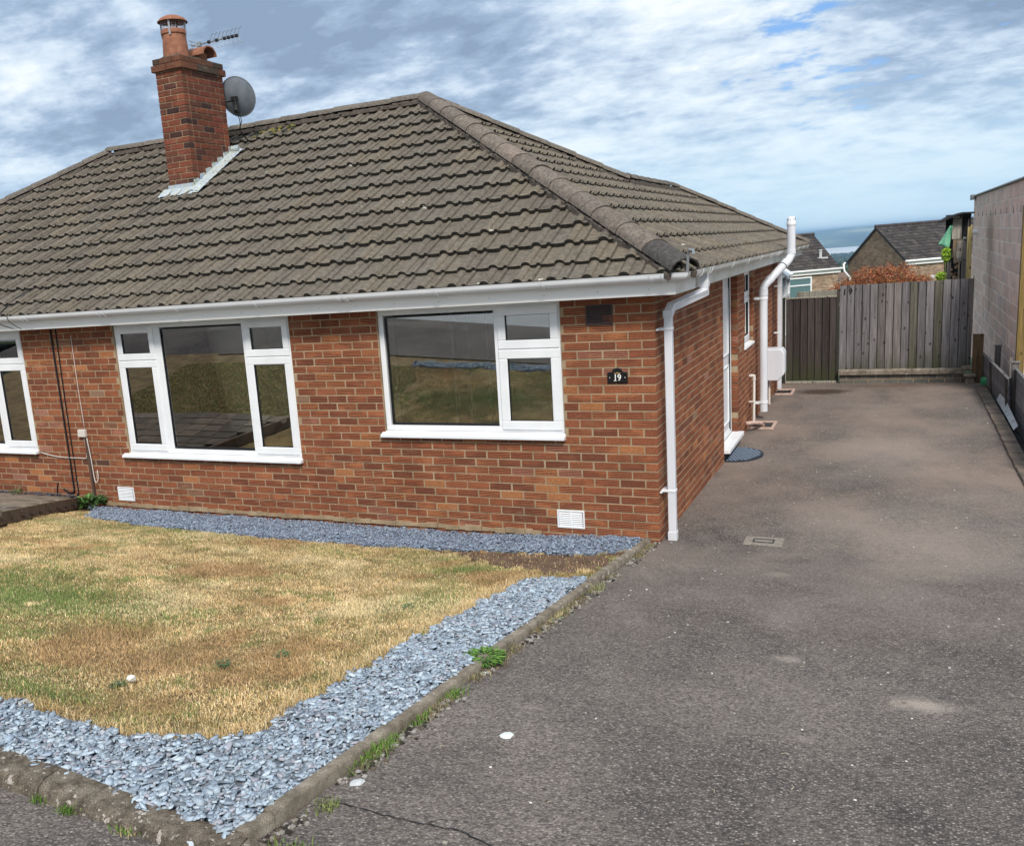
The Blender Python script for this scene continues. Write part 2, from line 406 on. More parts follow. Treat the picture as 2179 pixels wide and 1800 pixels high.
N = newmat('iron_cover'); fin(N, N.ramp(N.noise(N.pos, 40, 4, .6), [(0.3, (0.15, 0.13, 0.11)), (0.7, (0.30, 0.26, 0.22))]), 0.8, N.noise(N.pos, 90, 4, .6), 0.5, 0.003)
N = newmat('poly_sheet'); fin(N, N.ramp(N.noise(N.pos, 12, 4, .6), [(0.3, (0.30, 0.33, 0.36)), (0.7, (0.58, 0.62, 0.66))]), 0.3)

# ------------------------------------------------------------------ geometry helpers
class G:
    """collects faces with one colour each and links them as one mesh object"""
    def __init__(s):
        s.v = []; s.f = []; s.c = []
    def quad(s, pts, col=(.5, .5, .5, 1)):
        n = len(s.v); s.v += [tuple(p) for p in pts]; s.f.append(tuple(range(n, n + len(pts)))); s.c.append(col)
    def box(s, x0, x1, y0, y1, z0, z1, col=(.5, .5, .5, 1), ch=0.0, M=None):
        if ch > 0:
            c = ch
            P = []
            for sx, sy, sz in ((0, 0, 0), (1, 0, 0), (1, 1, 0), (0, 1, 0), (0, 0, 1), (1, 0, 1), (1, 1, 1), (0, 1, 1)):
                X = (x0, x1)[sx]; Y = (y0, y1)[sy]; Z = (z0, z1)[sz]
                ix = c if sx == 0 else -c; iy = c if sy == 0 else -c; iz = c if sz == 0 else -c
                P.append(((X, Y + iy, Z + iz), (X + ix, Y, Z + iz), (X + ix, Y + iy, Z)))
            idx = lambda i, a: n + i * 3 + a
            n = len(s.v)
            for t in P: s.v += list(t)
            F = [[idx(i, 2) for i in (0, 3, 2, 1)], [idx(i, 2) for i in (4, 5, 6, 7)], [idx(i, 1) for i in (0, 1, 5, 4)], [idx(i, 1) for i in (2, 3, 7, 6)], [idx(i, 0) for i in (1, 2, 6, 5)], [idx(i, 0) for i in (0, 4, 7, 3)]]
            for a, b in ((0, 1), (3, 2), (4, 5), (7, 6)): F.append([idx(a, 1), idx(a, 2), idx(b, 2), idx(b, 1)])
            for a, b in ((0, 3), (1, 2), (4, 7), (5, 6)): F.append([idx(a, 0), idx(a, 2), idx(b, 2), idx(b, 0)])
            for a, b in ((0, 4), (1, 5), (2, 6), (3, 7)): F.append([idx(a, 0), idx(a, 1), idx(b, 1), idx(b, 0)])
            for i in range(8): F.append([idx(i, 0), idx(i, 1), idx(i, 2)])
            s.f += [tuple(f) for f in F]; s.c += [col] * len(F)
        else:
            n = len(s.v)
            s.v += [(x0, y0, z0), (x1, y0, z0), (x1, y1, z0), (x0, y1, z0), (x0, y0, z1), (x1, y0, z1), (x1, y1, z1), (x0, y1, z1)]
            for f in ((0, 3, 2, 1), (4, 5, 6, 7), (0, 1, 5, 4), (1, 2, 6, 5), (2, 3, 7, 6), (3, 0, 4, 7)):
                s.f.append(tuple(n + i for i in f)); s.c.append(col)
        if M is not None:
            for i in range(n, len(s.v)): s.v[i] = tuple(M @ Vector(s.v[i]))
    def tube(s, pts, r, seg=10, col=(.5, .5, .5, 1), caps=True):
        pts = [Vector(p) for p in pts]; rs = r if isinstance(r, (list, tuple)) else [r] * len(pts)
        n0 = len(s.v); up = None
        for i, p in enumerate(pts):
            d = (pts[min(i + 1, len(pts) - 1)] - pts[max(i - 1, 0)]).normalized()
            if up is None: up = d.orthogonal().normalized()
            up = (up - d * up.dot(d)).normalized(); sd_ = d.cross(up)
            for k in range(seg):
                a = 2 * PI * k / seg
                s.v.append(tuple(p + (up * math.cos(a) + sd_ * math.sin(a)) * rs[i]))
        for i in range(len(pts) - 1):
            for k in range(seg):
                a = n0 + i * seg + k; b = n0 + i * seg + (k + 1) % seg
                s.f.append((a, b, b + seg, a + seg)); s.c.append(col)
        if caps:
            s.f.append(tuple(n0 + k for k in range(seg))[::-1]); s.c.append(col)
            s.f.append(tuple(n0 + (len(pts) - 1) * seg + k for k in range(seg))); s.c.append(col)
    def lathe(s, prof, cx, cy, seg=24, col=(.5, .5, .5, 1)):
        n0 = len(s.v)
        for r, z in prof:
            for k in range(seg):
                a = 2 * PI * k / seg; s.v.append((cx + r * math.cos(a), cy + r * math.sin(a), z))
        for i in range(len(prof) - 1):
            for k in range(seg):
                a = n0 + i * seg + k; b = n0 + i * seg + (k + 1) % seg
                s.f.append((a, b, b + seg, a + seg)); s.c.append(col)
    def prism(s, poly, y0, y1, col=(.5, .5, .5, 1), axis='y'):
        """extrude a polygon given in the two other axes"""
        n = len(poly)
        def P(a, b, t):
            return {'y': (a, t, b), 'x': (t, a, b), 'z': (a, b, t)}[axis]
        n0 = len(s.v)
        for a, b in poly: s.v.append(P(a, b, y0))
        for a, b in poly: s.v.append(P(a, b, y1))
        s.f.append(tuple(n0 + i for i in range(n))); s.f.append(tuple(n0 + n + i for i in range(n))[::-1]); s.c += [col, col]
        for i in range(n):
            j = (i + 1) % n
            s.f.append((n0 + i, n0 + n + i, n0 + n + j, n0 + j)); s.c.append(col)
    def mesh(s, name, mat, smooth=False, fix=True):
        me = bpy.data.meshes.new(name)
        me.from_pydata(s.v, [], s.f)
        ca = me.color_attributes.new('col', 'FLOAT_COLOR', 'CORNER')
        buf = np.empty((len(me.loops), 4), np.float32)
        ls = np.array([p.loop_total for p in me.polygons], dtype=np.int64)
        cc = np.array([c if len(c) == 4 else (*c, 1) for c in s.c], np.float32)
        buf[:] = np.repeat(cc, ls, axis=0)
        ca.data.foreach_set('color', buf.ravel())
        if fix:
            bm = bmesh.new(); bm.from_mesh(me)
            bmesh.ops.recalc_face_normals(bm, faces=bm.faces); bm.to_mesh(me); bm.free()
        if smooth:
            me.polygons.foreach_set('use_smooth', [True] * len(me.polygons))
        me.materials.append(MATS[mat]) if isinstance(mat, str) else me.materials.append(mat)
        return me
    def build(s, name, mat, parent=None, smooth=False, fix=True, **tags):
        return link(name, s.mesh(name, mat, smooth, fix), parent, **tags)

def link(name, me, parent=None, **tags):
    o = bpy.data.objects.new(name, me); COL.objects.link(o)
    if parent is not None: o.parent = parent
    for k, v in tags.items(): o[k] = v
    return o
def empty(name, loc=(0, 0, 0), parent=None, **tags):
    o = bpy.data.objects.new(name, None); COL.objects.link(o)
    o.location = loc; o.empty_display_size = 0.1
    if parent is not None: o.parent = parent
    for k, v in tags.items(): o[k] = v
    return o
def smooth_by_angle(o, ang=35):
    me = o.data
    me.polygons.foreach_set('use_smooth', [True] * len(me.polygons))
    me.set_sharp_from_angle(angle=math.radians(ang)) if hasattr(me, 'set_sharp_from_angle') else None
def npmesh(name, V, F, C, mat, smooth=False):
    """V (n,3) F (m,k) C (m,4): big uniform meshes straight from numpy"""
    me = bpy.data.meshes.new(name)
    m, k = F.shape
    me.vertices.add(len(V)); me.vertices.foreach_set('co', V.astype(np.float32).ravel())
    me.loops.add(m * k); me.loops.foreach_set('vertex_index', F.astype(np.int32).ravel())
    me.polygons.add(m); me.polygons.foreach_set('loop_start', np.arange(0, m * k, k, dtype=np.int32))
    me.update(calc_edges=True)
    ca = me.color_attributes.new('col', 'FLOAT_COLOR', 'CORNER')
    ca.data.foreach_set('color', np.repeat(C.astype(np.float32), k, axis=0).ravel())
    me.materials.append(MATS[mat])
    return me
def jit(c, a=0.1, r=random):
    k = 1 + r.uniform(-a, a); return tuple(max(0, x * k * (1 + r.uniform(-a, a) * 0.4)) for x in c[:3]) + (1,)

# ------------------------------------------------------------------ ground heights
def lawn_z(X, Y):
    X = np.asarray(X, float); Y = np.asarray(Y, float)
    a = -.06 * np.clip(-X - .5, 0, 1)
    return np.where(Y < 0, a - .13 * np.maximum(Y, -5.9) * (1 + .1 * np.clip(-X - .12, 0, 7)), a)
def drive_z(X, Y):
    X = np.asarray(X, float); Y = np.asarray(Y, float)
    z = np.where(Y < 0, -.13 * np.maximum(Y, -7.2) - .03, -.03 - .02 * np.clip(Y, 0, 3.5))
    side = np.clip((-X + .1) / 1.0, 0, 1)                       # the pavement beside the kerb sits lower
    z = np.where(Y < -5.3, z + (z + .03) * 0.1 * np.clip(-X - .12, 0, 7) - .06 * np.clip(-X - .5, 0, 1) - .03 * side, z)
    return z + 0.006 * np.sin(X * 2.1 + 1.3) * np.sin(Y * 1.3) * np.clip((Y + 8) / 3, 0, 1)

# ------------------------------------------------------------------ structure: ground sheets
def sheet(name, xs, ys, zf, mat, **tags):
    xs = np.asarray(xs); ys = np.asarray(ys)
    XX, YY = np.meshgrid(xs, ys); ZZ = zf(XX, YY)
    V = np.stack([XX, YY, ZZ], -1).reshape(-1, 3)
    nx, ny = len(xs), len(ys)
    i = np.arange((ny - 1) * (nx - 1)); r, c = i // (nx - 1), i % (nx - 1)
    a = r * nx + c
    F = np.stack([a, a + 1, a + 1 + nx, a + nx], -1)
    me = npmesh(name, V, F, np.tile([[.5, .5, .5, 1]], (len(F), 1)), mat)
    me.polygons.foreach_set('use_smooth', [True] * len(F))
    return link(name, me, None, **tags)

def terrain_z(X, Y):
    prof_y = np.array([-400, -60, -15, -9, -6.5, -6, 0, 9.8, 12, 20, 45, 70, 100, 200, 300, 500, 800, 1500, 2500, 3700, 3750, 12000.])
    prof_z = np.array([9, 3.4, .86, .7, .4, .35, -.45, -.45, -.5, -1.0, -2.5, -3.2, -6.2, -11.5, -17.5, -27, -39, -62, -82, -98.5, -102, -102])
    return np.interp(Y, prof_y, prof_z) + 0 * X
ys = np.concatenate([np.linspace(-400, -60, 8), np.linspace(-55, -8, 18), np.linspace(-7, 12, 30), np.linspace(13, 70, 30), np.geomspace(75, 12000, 70)])
xs = np.concatenate([-np.geomspace(5000, 12, 50), np.linspace(-10, 10, 16), np.geomspace(12, 5000, 50)])
sheet('ground', xs, ys, terrain_z, 'field_green', kind='structure')
sheet('driveway', np.linspace(-.06, 3.0, 50), np.linspace(-5.72, 9.85, 200), drive_z, 'asphalt', kind='structure')
sheet('pavement', np.linspace(-16, 16, 120), np.linspace(-8.4, -5.721, 30), drive_z, 'asphalt', kind='structure')
sheet('pavement', np.linspace(-16, -.061, 80), np.linspace(-5.7208, -5.47, 4), drive_z, 'asphalt', kind='structure')
sheet('road', np.linspace(-60, 60, 60), np.linspace(-15.0, -8.41, 20), lambda X, Y: drive_z(X, Y) - .09, 'road_surface', kind='structure')
sheet('lawn_ground', np.linspace(-14, -.2, 70), np.linspace(-5.62, 0.02, 60), lambda X, Y: lawn_z(X, Y) - .022, 'lawn_soil', kind='structure')

# estuary and the hills beyond
G1 = G(); G1.quad([(-4990, 3600, -99.5), (4990, 3600, -99.5), (4990, 9000, -99.5), (-4990, 9000, -99.5)])
G1.build('estuary_water', 'estuary_water', None, kind='structure')
def hillf(X, Y):
    t = np.clip((Y - 5850) / 3600, 0, 1)
    n = 1 + 0.05 * np.sin(X / 900.) + .03 * np.sin(X / 310. + 1) + .012 * np.sin(X / 90.)
    base = -103 + (113 + (X + 300) * 0.0012) * t ** 0.8 * n
    return base + 3.0 * np.sin(X / 210. + Y / 330.) * t
sheet('distant_hills', np.linspace(-4990, 4990, 400), np.concatenate([np.linspace(5800, 9500, 40), [9900, 11000]]), hillf, 'hill_far', kind='structure')

# ------------------------------------------------------------------ the bungalow
house = empty('semi_detached_bungalow', (-6.5, 3.7, 0), label='red brick semi-detached bungalow with hipped brown tiled roof and white windows', category='house')
HP = house
def hp(o):
    o.parent = house; o.matrix_parent_inverse = Matrix.Translation(house.location).inverted(); return o
house.location = (0, 0, 0)

BR = [((.255, .089, .042), 34), ((.225, .076, .037), 28), ((.285, .108, .050), 18), ((.19, .064, .034), 12), ((.14, .052, .031), 6), ((.34, .14, .058), 5), ((.28, .13, .09), 3), ((.23, .14, .09), 2.2), ((.05, .034, .032), .08)]
def brickcol(r=random):
    t = r.uniform(0, sum(w for _, w in BR)); 
    for c, w in BR:
        t -= w
        if t <= 0: break
    k = r.uniform(.90, 1.16)
    grooved = 0.0 if c[1] > .15 and r.random() < .6 else r.choice([0, .5, .8, 1, 1, 1])
    return (c[0] * k, c[1] * k, c[2] * k, grooved)

wall_open = [(-2.622, -.809, .87, 2.2), (-6.04, -3.643, .575, 2.2), (-9.95, -7.548, .575, 2.2)]
def sub(openings, x0, x1, z0, z1):
    """clip a brick's interval against the openings, returns pieces"""
    segs = [(x0, x1)]
    for ox0, ox1, oz0, oz1 in openings:
        if (z0 + z1) / 2 < oz0 or (z0 + z1) / 2 > oz1: continue
        ns = []
        for a, b in segs:
            if b <= ox0 or a >= ox1: ns.append((a, b)); continue
            if a < ox0: ns.append((a, ox0 - .006))
            if b > ox1: ns.append((ox1 + .006, b))
        segs = ns
    return [(a, b) for a, b in segs if b - a > .03]

# mortar core with openings, as a grid of butted boxes
def core(g, openings, x0, x1, z0, z1, y0, y1, M=None):
    xs_ = sorted(set([x0, x1] + [v for o in openings for v in o[:2] if x0 < v < x1]))
    zs_ = sorted(set([z0, z1] + [v for o in openings for v in o[2:] if z0 < v < z1]))
    for i in range(len(xs_) - 1):
        for j in range(len(zs_) - 1):
            cx, cz = (xs_[i] + xs_[i + 1]) / 2, (zs_[j] + zs_[j + 1]) / 2
            if any(o[0] < cx < o[1] and o[2] < cz < o[3] for o in openings): continue
            g.box(xs_[i], xs_[i + 1], y0, y1, zs_[j], zs_[j + 1], M=M)
side_open = [(3.46, 4.56, -.3, 2.2), (5.19, 6.02, 1.03, 2.2)]
MS = Matrix(((0, -1, 0, 0), (1, 0, 0, 0), (0, 0, 1, 0), (0, 0, 0, 1)))      # local (x,y,z) -> world (-y, x, z)
g = G()
core_side = [(3.46, 4.575, -.3, 2.2), (5.19, 6.035, 1.03, 2.2)]
core(g, wall_open, -13.0, -.0013, -.6, 2.14, .0013, .28)
core(g, core_side, .28, 9.25, -.6, 2.14, .0013, .28, MS)
g.box(-13.0, -.28, 9.0, 9.25, -.6, 2.14)
g.box(-13.0, -12.75, .28, 9.0, -.6, 2.14)
wall = hp(g.build('wall', 'mortar'))

bricks = []      # (score, origin, L, H, facing, depth)
def addrow(k, x0, x1, face, openings, off):
    z0, z1 = k * .075 + .005, (k + 1) * .075 - .005
    x = x0
    return z0, z1
r0 = random.Random(5)
for k in range(-3, 28):
    z0, z1 = k * .075 + .0052, (k + 1) * .075 - .0052
    if k == 27: z1 = 2.099
    # front wall, laid from the corner leftwards
    first = .1025 if k % 2 == 0 else .215
    x = 0.0; joints = [(-first, 0.0)]; x = -first - .01
    while x > -10.9:
        L = .215 + r0.uniform(-.003, .003)
        if k % 4 == 2 and -3.35 > x > -3.55: L = .185
        joints.append((x - L + .002, x)); x -= L + .01
    for n, (a, b) in enumerate(joints):
        for a2, b2 in sub(wall_open, a, b, z0, z1):
            bricks.append(dict(a=a2, b=b2, z0=z0, z1=z1, face='f', corner=(n == 0), k=k))
    # side wall
    y = (.215 if k % 2 == 0 else .1025) + .01
    while y < 9.2:
        L = .215 + r0.uniform(-.003, .003)
        for a2, b2 in sub(side_open, y, min(y + L, 9.25), z0, z1):
            bricks.append(dict(a=a2, b=b2, z0=z0, z1=z1, face='s', corner=False, k=k))
        y += L + .01
cv_ = CAM
for b in bricks:
    m = (b['a'] + b['b']) / 2; zz = (b['z0'] + b['z1']) / 2
    P = Vector((m, 0, zz)) if b['face'] == 'f' else Vector((0, m, zz))
    d = P - cv_; nrm = Vector((0, -1, 0)) if b['face'] == 'f' else Vector((1, 0, 0))
    u_ = d.dot(CR) / d.dot(CF)
    vis = -.449 < u_ < .668 and (zz > -.06 or b['face'] == 's')
    b['score'] = abs(d.normalized().dot(nrm)) * (b['b'] - b['a']) / d.length_squared * (1 if vis else 0)
order = sorted(range(len(bricks)), key=lambda i: -bricks[i]['score'])
single = set(order[:300])
brick_cache = {}
def brick_geo(g, b, col, ox=0, oz=0, local=False):
    pr = r0.uniform(.0004, .003) if b['face'] == 'f' else r0.uniform(.0002, .0012)
    a, e = b['a'], b['b']
    if b['face'] == 'f':
        y1 = (.215 if b['k'] % 2 == 0 else .1025) if b['corner'] else .03
        g.box(a - ox, e - ox, -pr, y1, b['z0'] - oz, b['z1'] - oz, col, ch=.0025)
    else:
        g.box(a - ox, e - ox, -pr, .10 if (abs(a - 4.566) < .003 or abs(a - 6.026) < .003) else .03, b['z0'] - oz, b['z1'] - oz, col, ch=.0025, M=MS if not local else None)
rest = G()
for i, b in enumerate(bricks):
    if i in single:
        L = round(b['b'] - b['a'], 2); H = round(b['z1'] - b['z0'], 3)
        key = (L, H, round(b['a'], 2) in (4.57, 6.03), b['corner'], b['corner'] and b['k'] % 2, r0.randrange(14 if L > .2 else 4), b['face'])
        if key not in brick_cache:
            g = G(); bb = dict(b); bb['b'] = bb['a'] + L if not b['corner'] else b['b']
            brick_geo(g, bb, brickcol(r0), ox=b['a'], oz=b['z0'], local=True)
            brick_cache[key] = g.mesh('brick', 'brick', fix=False)
        o = link('brick', brick_cache[key], wall)
        if b['face'] == 'f': o.location = (b['a'], 0, b['z0'])
        else: o.location = (0, b['a'], b['z0']); o.rotation_euler = (0, 0, PI / 2)
    else:
        brick_geo(rest, b, brickcol(r0))
rest.build('brick', 'brick', wall, fix=False, kind='stuff')
# mortar ledge low on the front wall
g = G()
xx = -6.5
while xx < -1.1:
    L = r0.uniform(.05, .12)
    g.box(xx, xx + L * .98, -.010 - r0.uniform(0, .016), .004, -.02 - r0.uniform(0, .012), .012 + r0.uniform(-.006, .014))
    xx += L
g.build('mortar_ledge', 'mortar', house)

# ---- windows
WH = 'white_upvc'
def frame_bar(g, x0, x1, z0, z1, y0=.02, y1=.09, ch=.004):
    g.box(x0, x1, y0, y1, z0, z1, ch=ch)
def ring(g, x0, x1, z0, z1, w, y0, y1, ch=.004):
    g.box(x0, x1, y0, y1, z0, z0 + w, ch=ch); g.box(x0, x1, y0, y1, z1 - w, z1, ch=ch)
    g.box(x0, x0 + w, y0 + .0005, y1, z0 + w, z1 - w, ch=ch); g.box(x1 - w, x1, y0 + .0005, y1, z0 + w, z1 - w, ch=ch)
def window(x0, x1, z0, z1, fixed, sashes, mull, rails, sill, M=None, mat=WH, label=None):
    """fixed: glass rects; sashes: (x0,x1,z0,z1,vent); mull: x ranges; rails: (x0,x1,z)"""
    T = (lambda o: o) if M is None else (lambda o: (setattr(o, 'matrix_local', M), o)[1])
    g = G()
    ring(g, x0, x1, z0, z1, .052, .02, .095)
    for a, b in mull: frame_bar(g, a, b, z0 + .052, z1 - .052, .0205, .095)
    for a, b, z in rails: frame_bar(g, a, b, z - .02, z + .02, .0215, .095)
    wd = g.build('window', mat, house)
    if M is not None: wd.matrix_local = M
    g = G()
    for a, b, c_, d in fixed:      # black gasket
        ring(g, a - .004, b + .004, c_ - .004, d + .004, .008, .032, .05, ch=0)
    if fixed: g.build('gasket', 'rubber_black', wd)
    for a, b, c_, d in fixed:
        g = G(); g.box(a, b, .05, .056, c_, d); g.build('pane', 'window_glass', wd)
    for a, b, c_, d, vent, inset in sashes:
        g = G(); ring(g, a, b, c_, d, inset, .006, .06, ch=.006); g.build('sash', mat, wd)
        g = G(); ring(g, a + inset - .003, b - inset + .003, c_ + inset - .003, d - inset + .003, .006, .014, .03, ch=0); g.build('gasket', 'rubber_black', wd)
        g = G(); g.box(a + inset, b - inset, .03, .036, c_ + inset, d - inset); g.build('pane', 'window_glass', wd)
        if vent:
            g = G(); g.box(a + .09, b - .09, -.006, .006, d - .034, d - .018, ch=.003); g.build('trickle_vent', mat, wd)
    if sill:
        a, b, c_, d = sill
        g = G(); g.prism([(-.055, c_), (-.055, c_ + .022), (-.03, c_ + .032), (.02, d), (.02, c_)], a, b, axis='x'); g.build('sill', mat, wd)
    return wd
window(-2.62, -.81, .925, 2.085, [(-2.55, -1.435, .993, 2.012)], [(-1.40, -.83, 1.683, 2.06, True, .078), (-1.40, -.83, .948, 1.677, False, .082)], [(-1.435, -1.375)], [(-1.375, -.862, 1.68)], (-2.655, -.80, .87, .925))
window(-6.038, -3.645, .625, 2.083, [(-5.372, -4.252, .697, 2.013)], [(-6.01, -5.46, 1.683, 2.055, True, .074), (-6.01, -5.46, .65, 1.677, False, .078), (-4.215, -3.67, 1.683, 2.055, True, .074), (-4.215, -3.67, .65, 1.677, False, .078)], [(-5.485, -5.372), (-4.252, -4.175)], [(-5.986, -5.485, 1.68), (-4.175, -3.697, 1.68)], (-6.11, -3.63, .575, .625))
window(-9.95, -7.55, .625, 2.083, [(-9.28, -8.16, .697, 2.013)], [(-8.10, -7.575, 1.683, 2.055, False, .074), (-8.10, -7.575, .65, 1.677, False, .078), (-9.92, -9.37, 1.683, 2.055, True, .074), (-9.92, -9.37, .65, 1.677, False, .078)], [(-9.395, -9.28), (-8.16, -8.075)], [(-9.898, -9.395, 1.68), (-8.075, -7.602, 1.68)], (-10.02, -7.535, .575, .625))
MSL = MS.copy()
MSI = MS @ Matrix.Translation((0, .035, 0))
window(5.20, 6.01, 1.075, 2.083, [], [(5.225, 5.985, 1.70, 2.06, False, .07), (5.225, 5.985, 1.10, 1.69, False, .07)], [], [(5.252, 5.958, 1.695)], (5.17, 6.06, 1.03, 1.075), M=MSI)
# plaster reveals and rooms behind the glass
g = G()
for x0, x1, zb in ((-6.3, -3.4, .55), (-3.3, -.35, .55), (-10.2, -7.2, .55)):
    for a, b in ((x0, x0 + .04), (x1 - .04, x1)): g.box(a, b, .29, 3.2, -.1, 2.35)
    g.box(x0 + .04, x1 - .04, 3.16, 3.2, -.1, 2.35)
    g.box(x0 + .04, x1 - .04, .29, 3.16, 2.31, 2.35)
for o in wall_open:
    g.box(o[0] + .001, o[0] + .03, .10, .285, o[2] + .05, 2.13); g.box(o[1] - .03, o[1] - .001, .10, .285, o[2] + .05, 2.13)
    g.box(o[0] + .03, o[1] - .03, .10, .285, 2.09, 2.13); g.box(o[0] + .03, o[1] - .03, .10, .32, o[2] + .02, o[2] + .05)
g.build('interior_plaster', 'room_wall', house)
g = G(); 
for x0, x1 in ((-6.3, -3.4), (-3.3, -.35), (-10.2, -7.2)): g.box(x0 + .05, x1 - .05, .3, 3.15, -.1, -.05)
g.build('interior_floor', 'room_floor', house)
def curtain(x0, x1, z0, z1, y=.34):
    g = G(); n = 16
    for i in range(n):
        xa = x0 + (x1 - x0) * i / n; xb = x0 + (x1 - x0) * (i + 1) / n
        ya = y + .025 * math.sin(i * 1.9); yb = y + .025 * math.sin((i + 1) * 1.9)
        g.quad([(xa, ya, z0), (xb, yb, z0), (xb, yb, z1), (xa, ya, z1)])
    return g.build('curtain', 'curtain', house, smooth=True)
curtain(-2.72, -2.60, .6, 2.1); curtain(-6.16, -5.80, .35, 2.1); curtain(-9.9, -9.6, .35, 2.1)
for q in (-2.02, -1.86, -1.66):
    g = G(); g.box(q, q + .018, .36, .38, .75, 2.08); g.build('blind_cord', 'curtain', house)

# ---- door (side), set back in the brick opening
g = G()
ring(g, 3.47, 4.55, .05, 2.085, .07, .075, .15)
door = g.build('door', WH, house); door.matrix_local = MS
g = G(); g.box(3.54, 4.48, .085, .13, .12, 2.015, ch=.004)
for z0_, z1_ in ((.22, .95), (1.08, 1.9)): ring(g, 3.68, 4.34, z0_, z1_, .02, .07, .086, ch=.004)
g.build('leaf', WH, door)
g = G(); g.box(3.60, 3.615, .068, .084, .10, 2.03); g.box(4.40, 4.415, .068, .084, .10, 2.03); g.build('gasket', 'rubber_black', door)
g = G(); g.box(3.62, 3.655, .05, .075, .98, 1.02, ch=.003); g.box(3.62, 3.75, .04, .05, .99, 1.01, ch=.003); g.build('handle', 'metal_grey', door)
g = G(); g.box(3.43, 4.60, -.07, .075, 0.0, .05, ch=.005); g.build('sill', WH, door)
g = G(); g.box(3.47, 4.55, .0, .26, -.25, -.001); g.build('step', 'rubber_black', door)
g = G(); g.box(-.25, -.2, 3.48, 4.54, 0, 2.1); g.build('inner_wall', 'room_wall', house)

# ---- eaves: soffit, fascia, gutter
EX, EY, YB = .22, -.22, 11.0      # fascia planes
g = G()
g.box(-13.25, EX - .02, EY + .02, .3, 2.10, 2.112)
g.box(-.28, EX - .02, .3, YB - .02, 2.10, 2.112)
g.build('soffit', 'fascia_paint', house)
g = G()
g.box(-13.25, EX, EY, EY + .018, 2.096, 2.275, ch=.003)
g.build('fascia', 'fascia_paint', house)
g = G()
g.box(EX - .018, EX, EY + .02, YB, 2.096, 2.275, ch=.003)
g.box(-6.0, EX - .02, YB - .018, YB, 2.096, 2.275, ch=.003)
g.build('fascia', 'dirty_upvc', house)
for i, x in enumerate(np.arange(-12.6, .2, .45)):
    g = G(); g.tube([(x + .05 * math.sin(i), EY - .002, 2.15), (x + .05 * math.sin(i), EY + .004, 2.15)], .0045, 6); g.build('nail', 'metal_grey', house)
# gutter profile swept along the front and round the corner
prof = [(.0, .0)]
def gut_profile(r=.056, t=.004, grow=0.0):
    outer = []
    R = r + grow
    for i in range(13):
        a = PI + PI * i / 12
        outer.append((R * math.cos(a), R * math.sin(a) * .98))
    outer = [(-R - .004, .008)] + outer + [(R + .004, .008), (R - t, .008)]
    inner = []
    for i in range(13):
        a = 2 * PI - PI * i / 12
        inner.append(((R - t) * math.cos(a), (R - t) * math.sin(a) * .98))
    return outer + inner + [(-R + t - .0, .008)]
GY, GX, GZ = EY - .064, EX + .064, 2.262
def sweep_gutter(name, path, grow=0.0, parent=house, mat='white_upvc'):
    """path: list of (x,y,out_dir) with mitres given by out_dir"""
    pf = gut_profile(grow=grow); g = G(); n = len(pf)
    for (x, y, ox, oy) in path:
        for u, v in pf: g.v.append((x + u * ox, y + u * oy, GZ + v))
    for i in range(len(path) - 1):
        for j in range(n):
            a = i * n + j; b = i * n + (j + 1) % n
            g.f.append((a, b, b + n, a + n)); g.c.append((.5, .5, .5, 1))
    g.f.append(tuple(range(n))); g.c.append((.5, .5, .5, 1)); g.f.append(tuple(range((len(path) - 1) * n, len(path) * n))); g.c.append((.5, .5, .5, 1))
    o = g.build(name, mat, parent); smooth_by_angle(o, 40); return o
sweep_gutter('gutter', [(-13.3, GY, 0, -1), (GX, GY, 1, -1)])
sweep_gutter('gutter', [(GX, GY, 1, -1), (GX, YB + .05, 1, 0)], mat='dirty_upvc')
gutters = [o for o in house.children if o.name.startswith('gutter')]
def clip(x, y, ox, oy, w, grow):
    tx, ty = (-oy, ox)
    sweep_gutter('gutter_clip', [(x - tx * w / 2, y - ty * w / 2, ox, oy), (x + tx * w / 2, y + ty * w / 2, ox, oy)], grow=grow, parent=gutters[0] if oy else gutters[1])
for x in (-12.0, -11.0, -9.9, -8.8, -7.9, -4.78, -3.78, -1.81, -.83): clip(x, GY, 0, -1, .026, .010)
for x in (-7.05, -5.84, -2.78): clip(x - .04, GY, 0, -1, .034, .011); clip(x + .04, GY, 0, -1, .034, .011)
clip(.06, GY, 0, -1, .026, .010); clip(.16, GY, 0, -1, .04, .011)
for y in (.30, .62, .74, 1.96, 3.06, 4.14, 5.17, 6.02, 7.0, 8.0, 9.0, 10.0, 10.8): clip(GX, y, 1, 0, .034 if y < 1 else .028, .010)

# ---- downpipes
def squarepipe(g, pts, w=.065, d=.065, M=None):
    pts = [Vector(p) for p in pts]
    n0 = len(g.v)
    for i, p in enumerate(pts):
        d0 = (p - pts[i - 1]).normalized() if i else (pts[1] - p).normalized()
        d1 = (pts[i + 1] - p).normalized() if i < len(pts) - 1 else d0
        # pipe runs in the plane with horizontal direction (0,1,0): keep X width fixed
        t = (d0 + d1).normalized()
        side = Vector((1, 0, 0)); side = (side - t * side.dot(t)).normalized()
        oth = t.cross(side).normalized()
        k = 1 / max(.5, t.dot(d0))
        c = .008
        ring_ = []
        for sx, sy in ((-1, -1), (1, -1), (1, 1), (-1, 1)):
            ring_.append((sx * w / 2, sy * d / 2))
        for sx, sy in ring_: g.v.append(tuple(p + side * sx + oth * sy * k))
    for i in range(len(pts) - 1):
        for j in range(4):
            a = n0 + i * 4 + j; b = n0 + i * 4 + (j + 1) % 4
            g.f.append((a, b, b + 4, a + 4)); g.c.append((.5, .5, .5, 1))
    g.f.append((n0, n0 + 1, n0 + 2, n0 + 3)); g.f.append(tuple(n0 + (len(pts) - 1) * 4 + j for j in range(4))); g.c += [(.5,) * 4] * 2
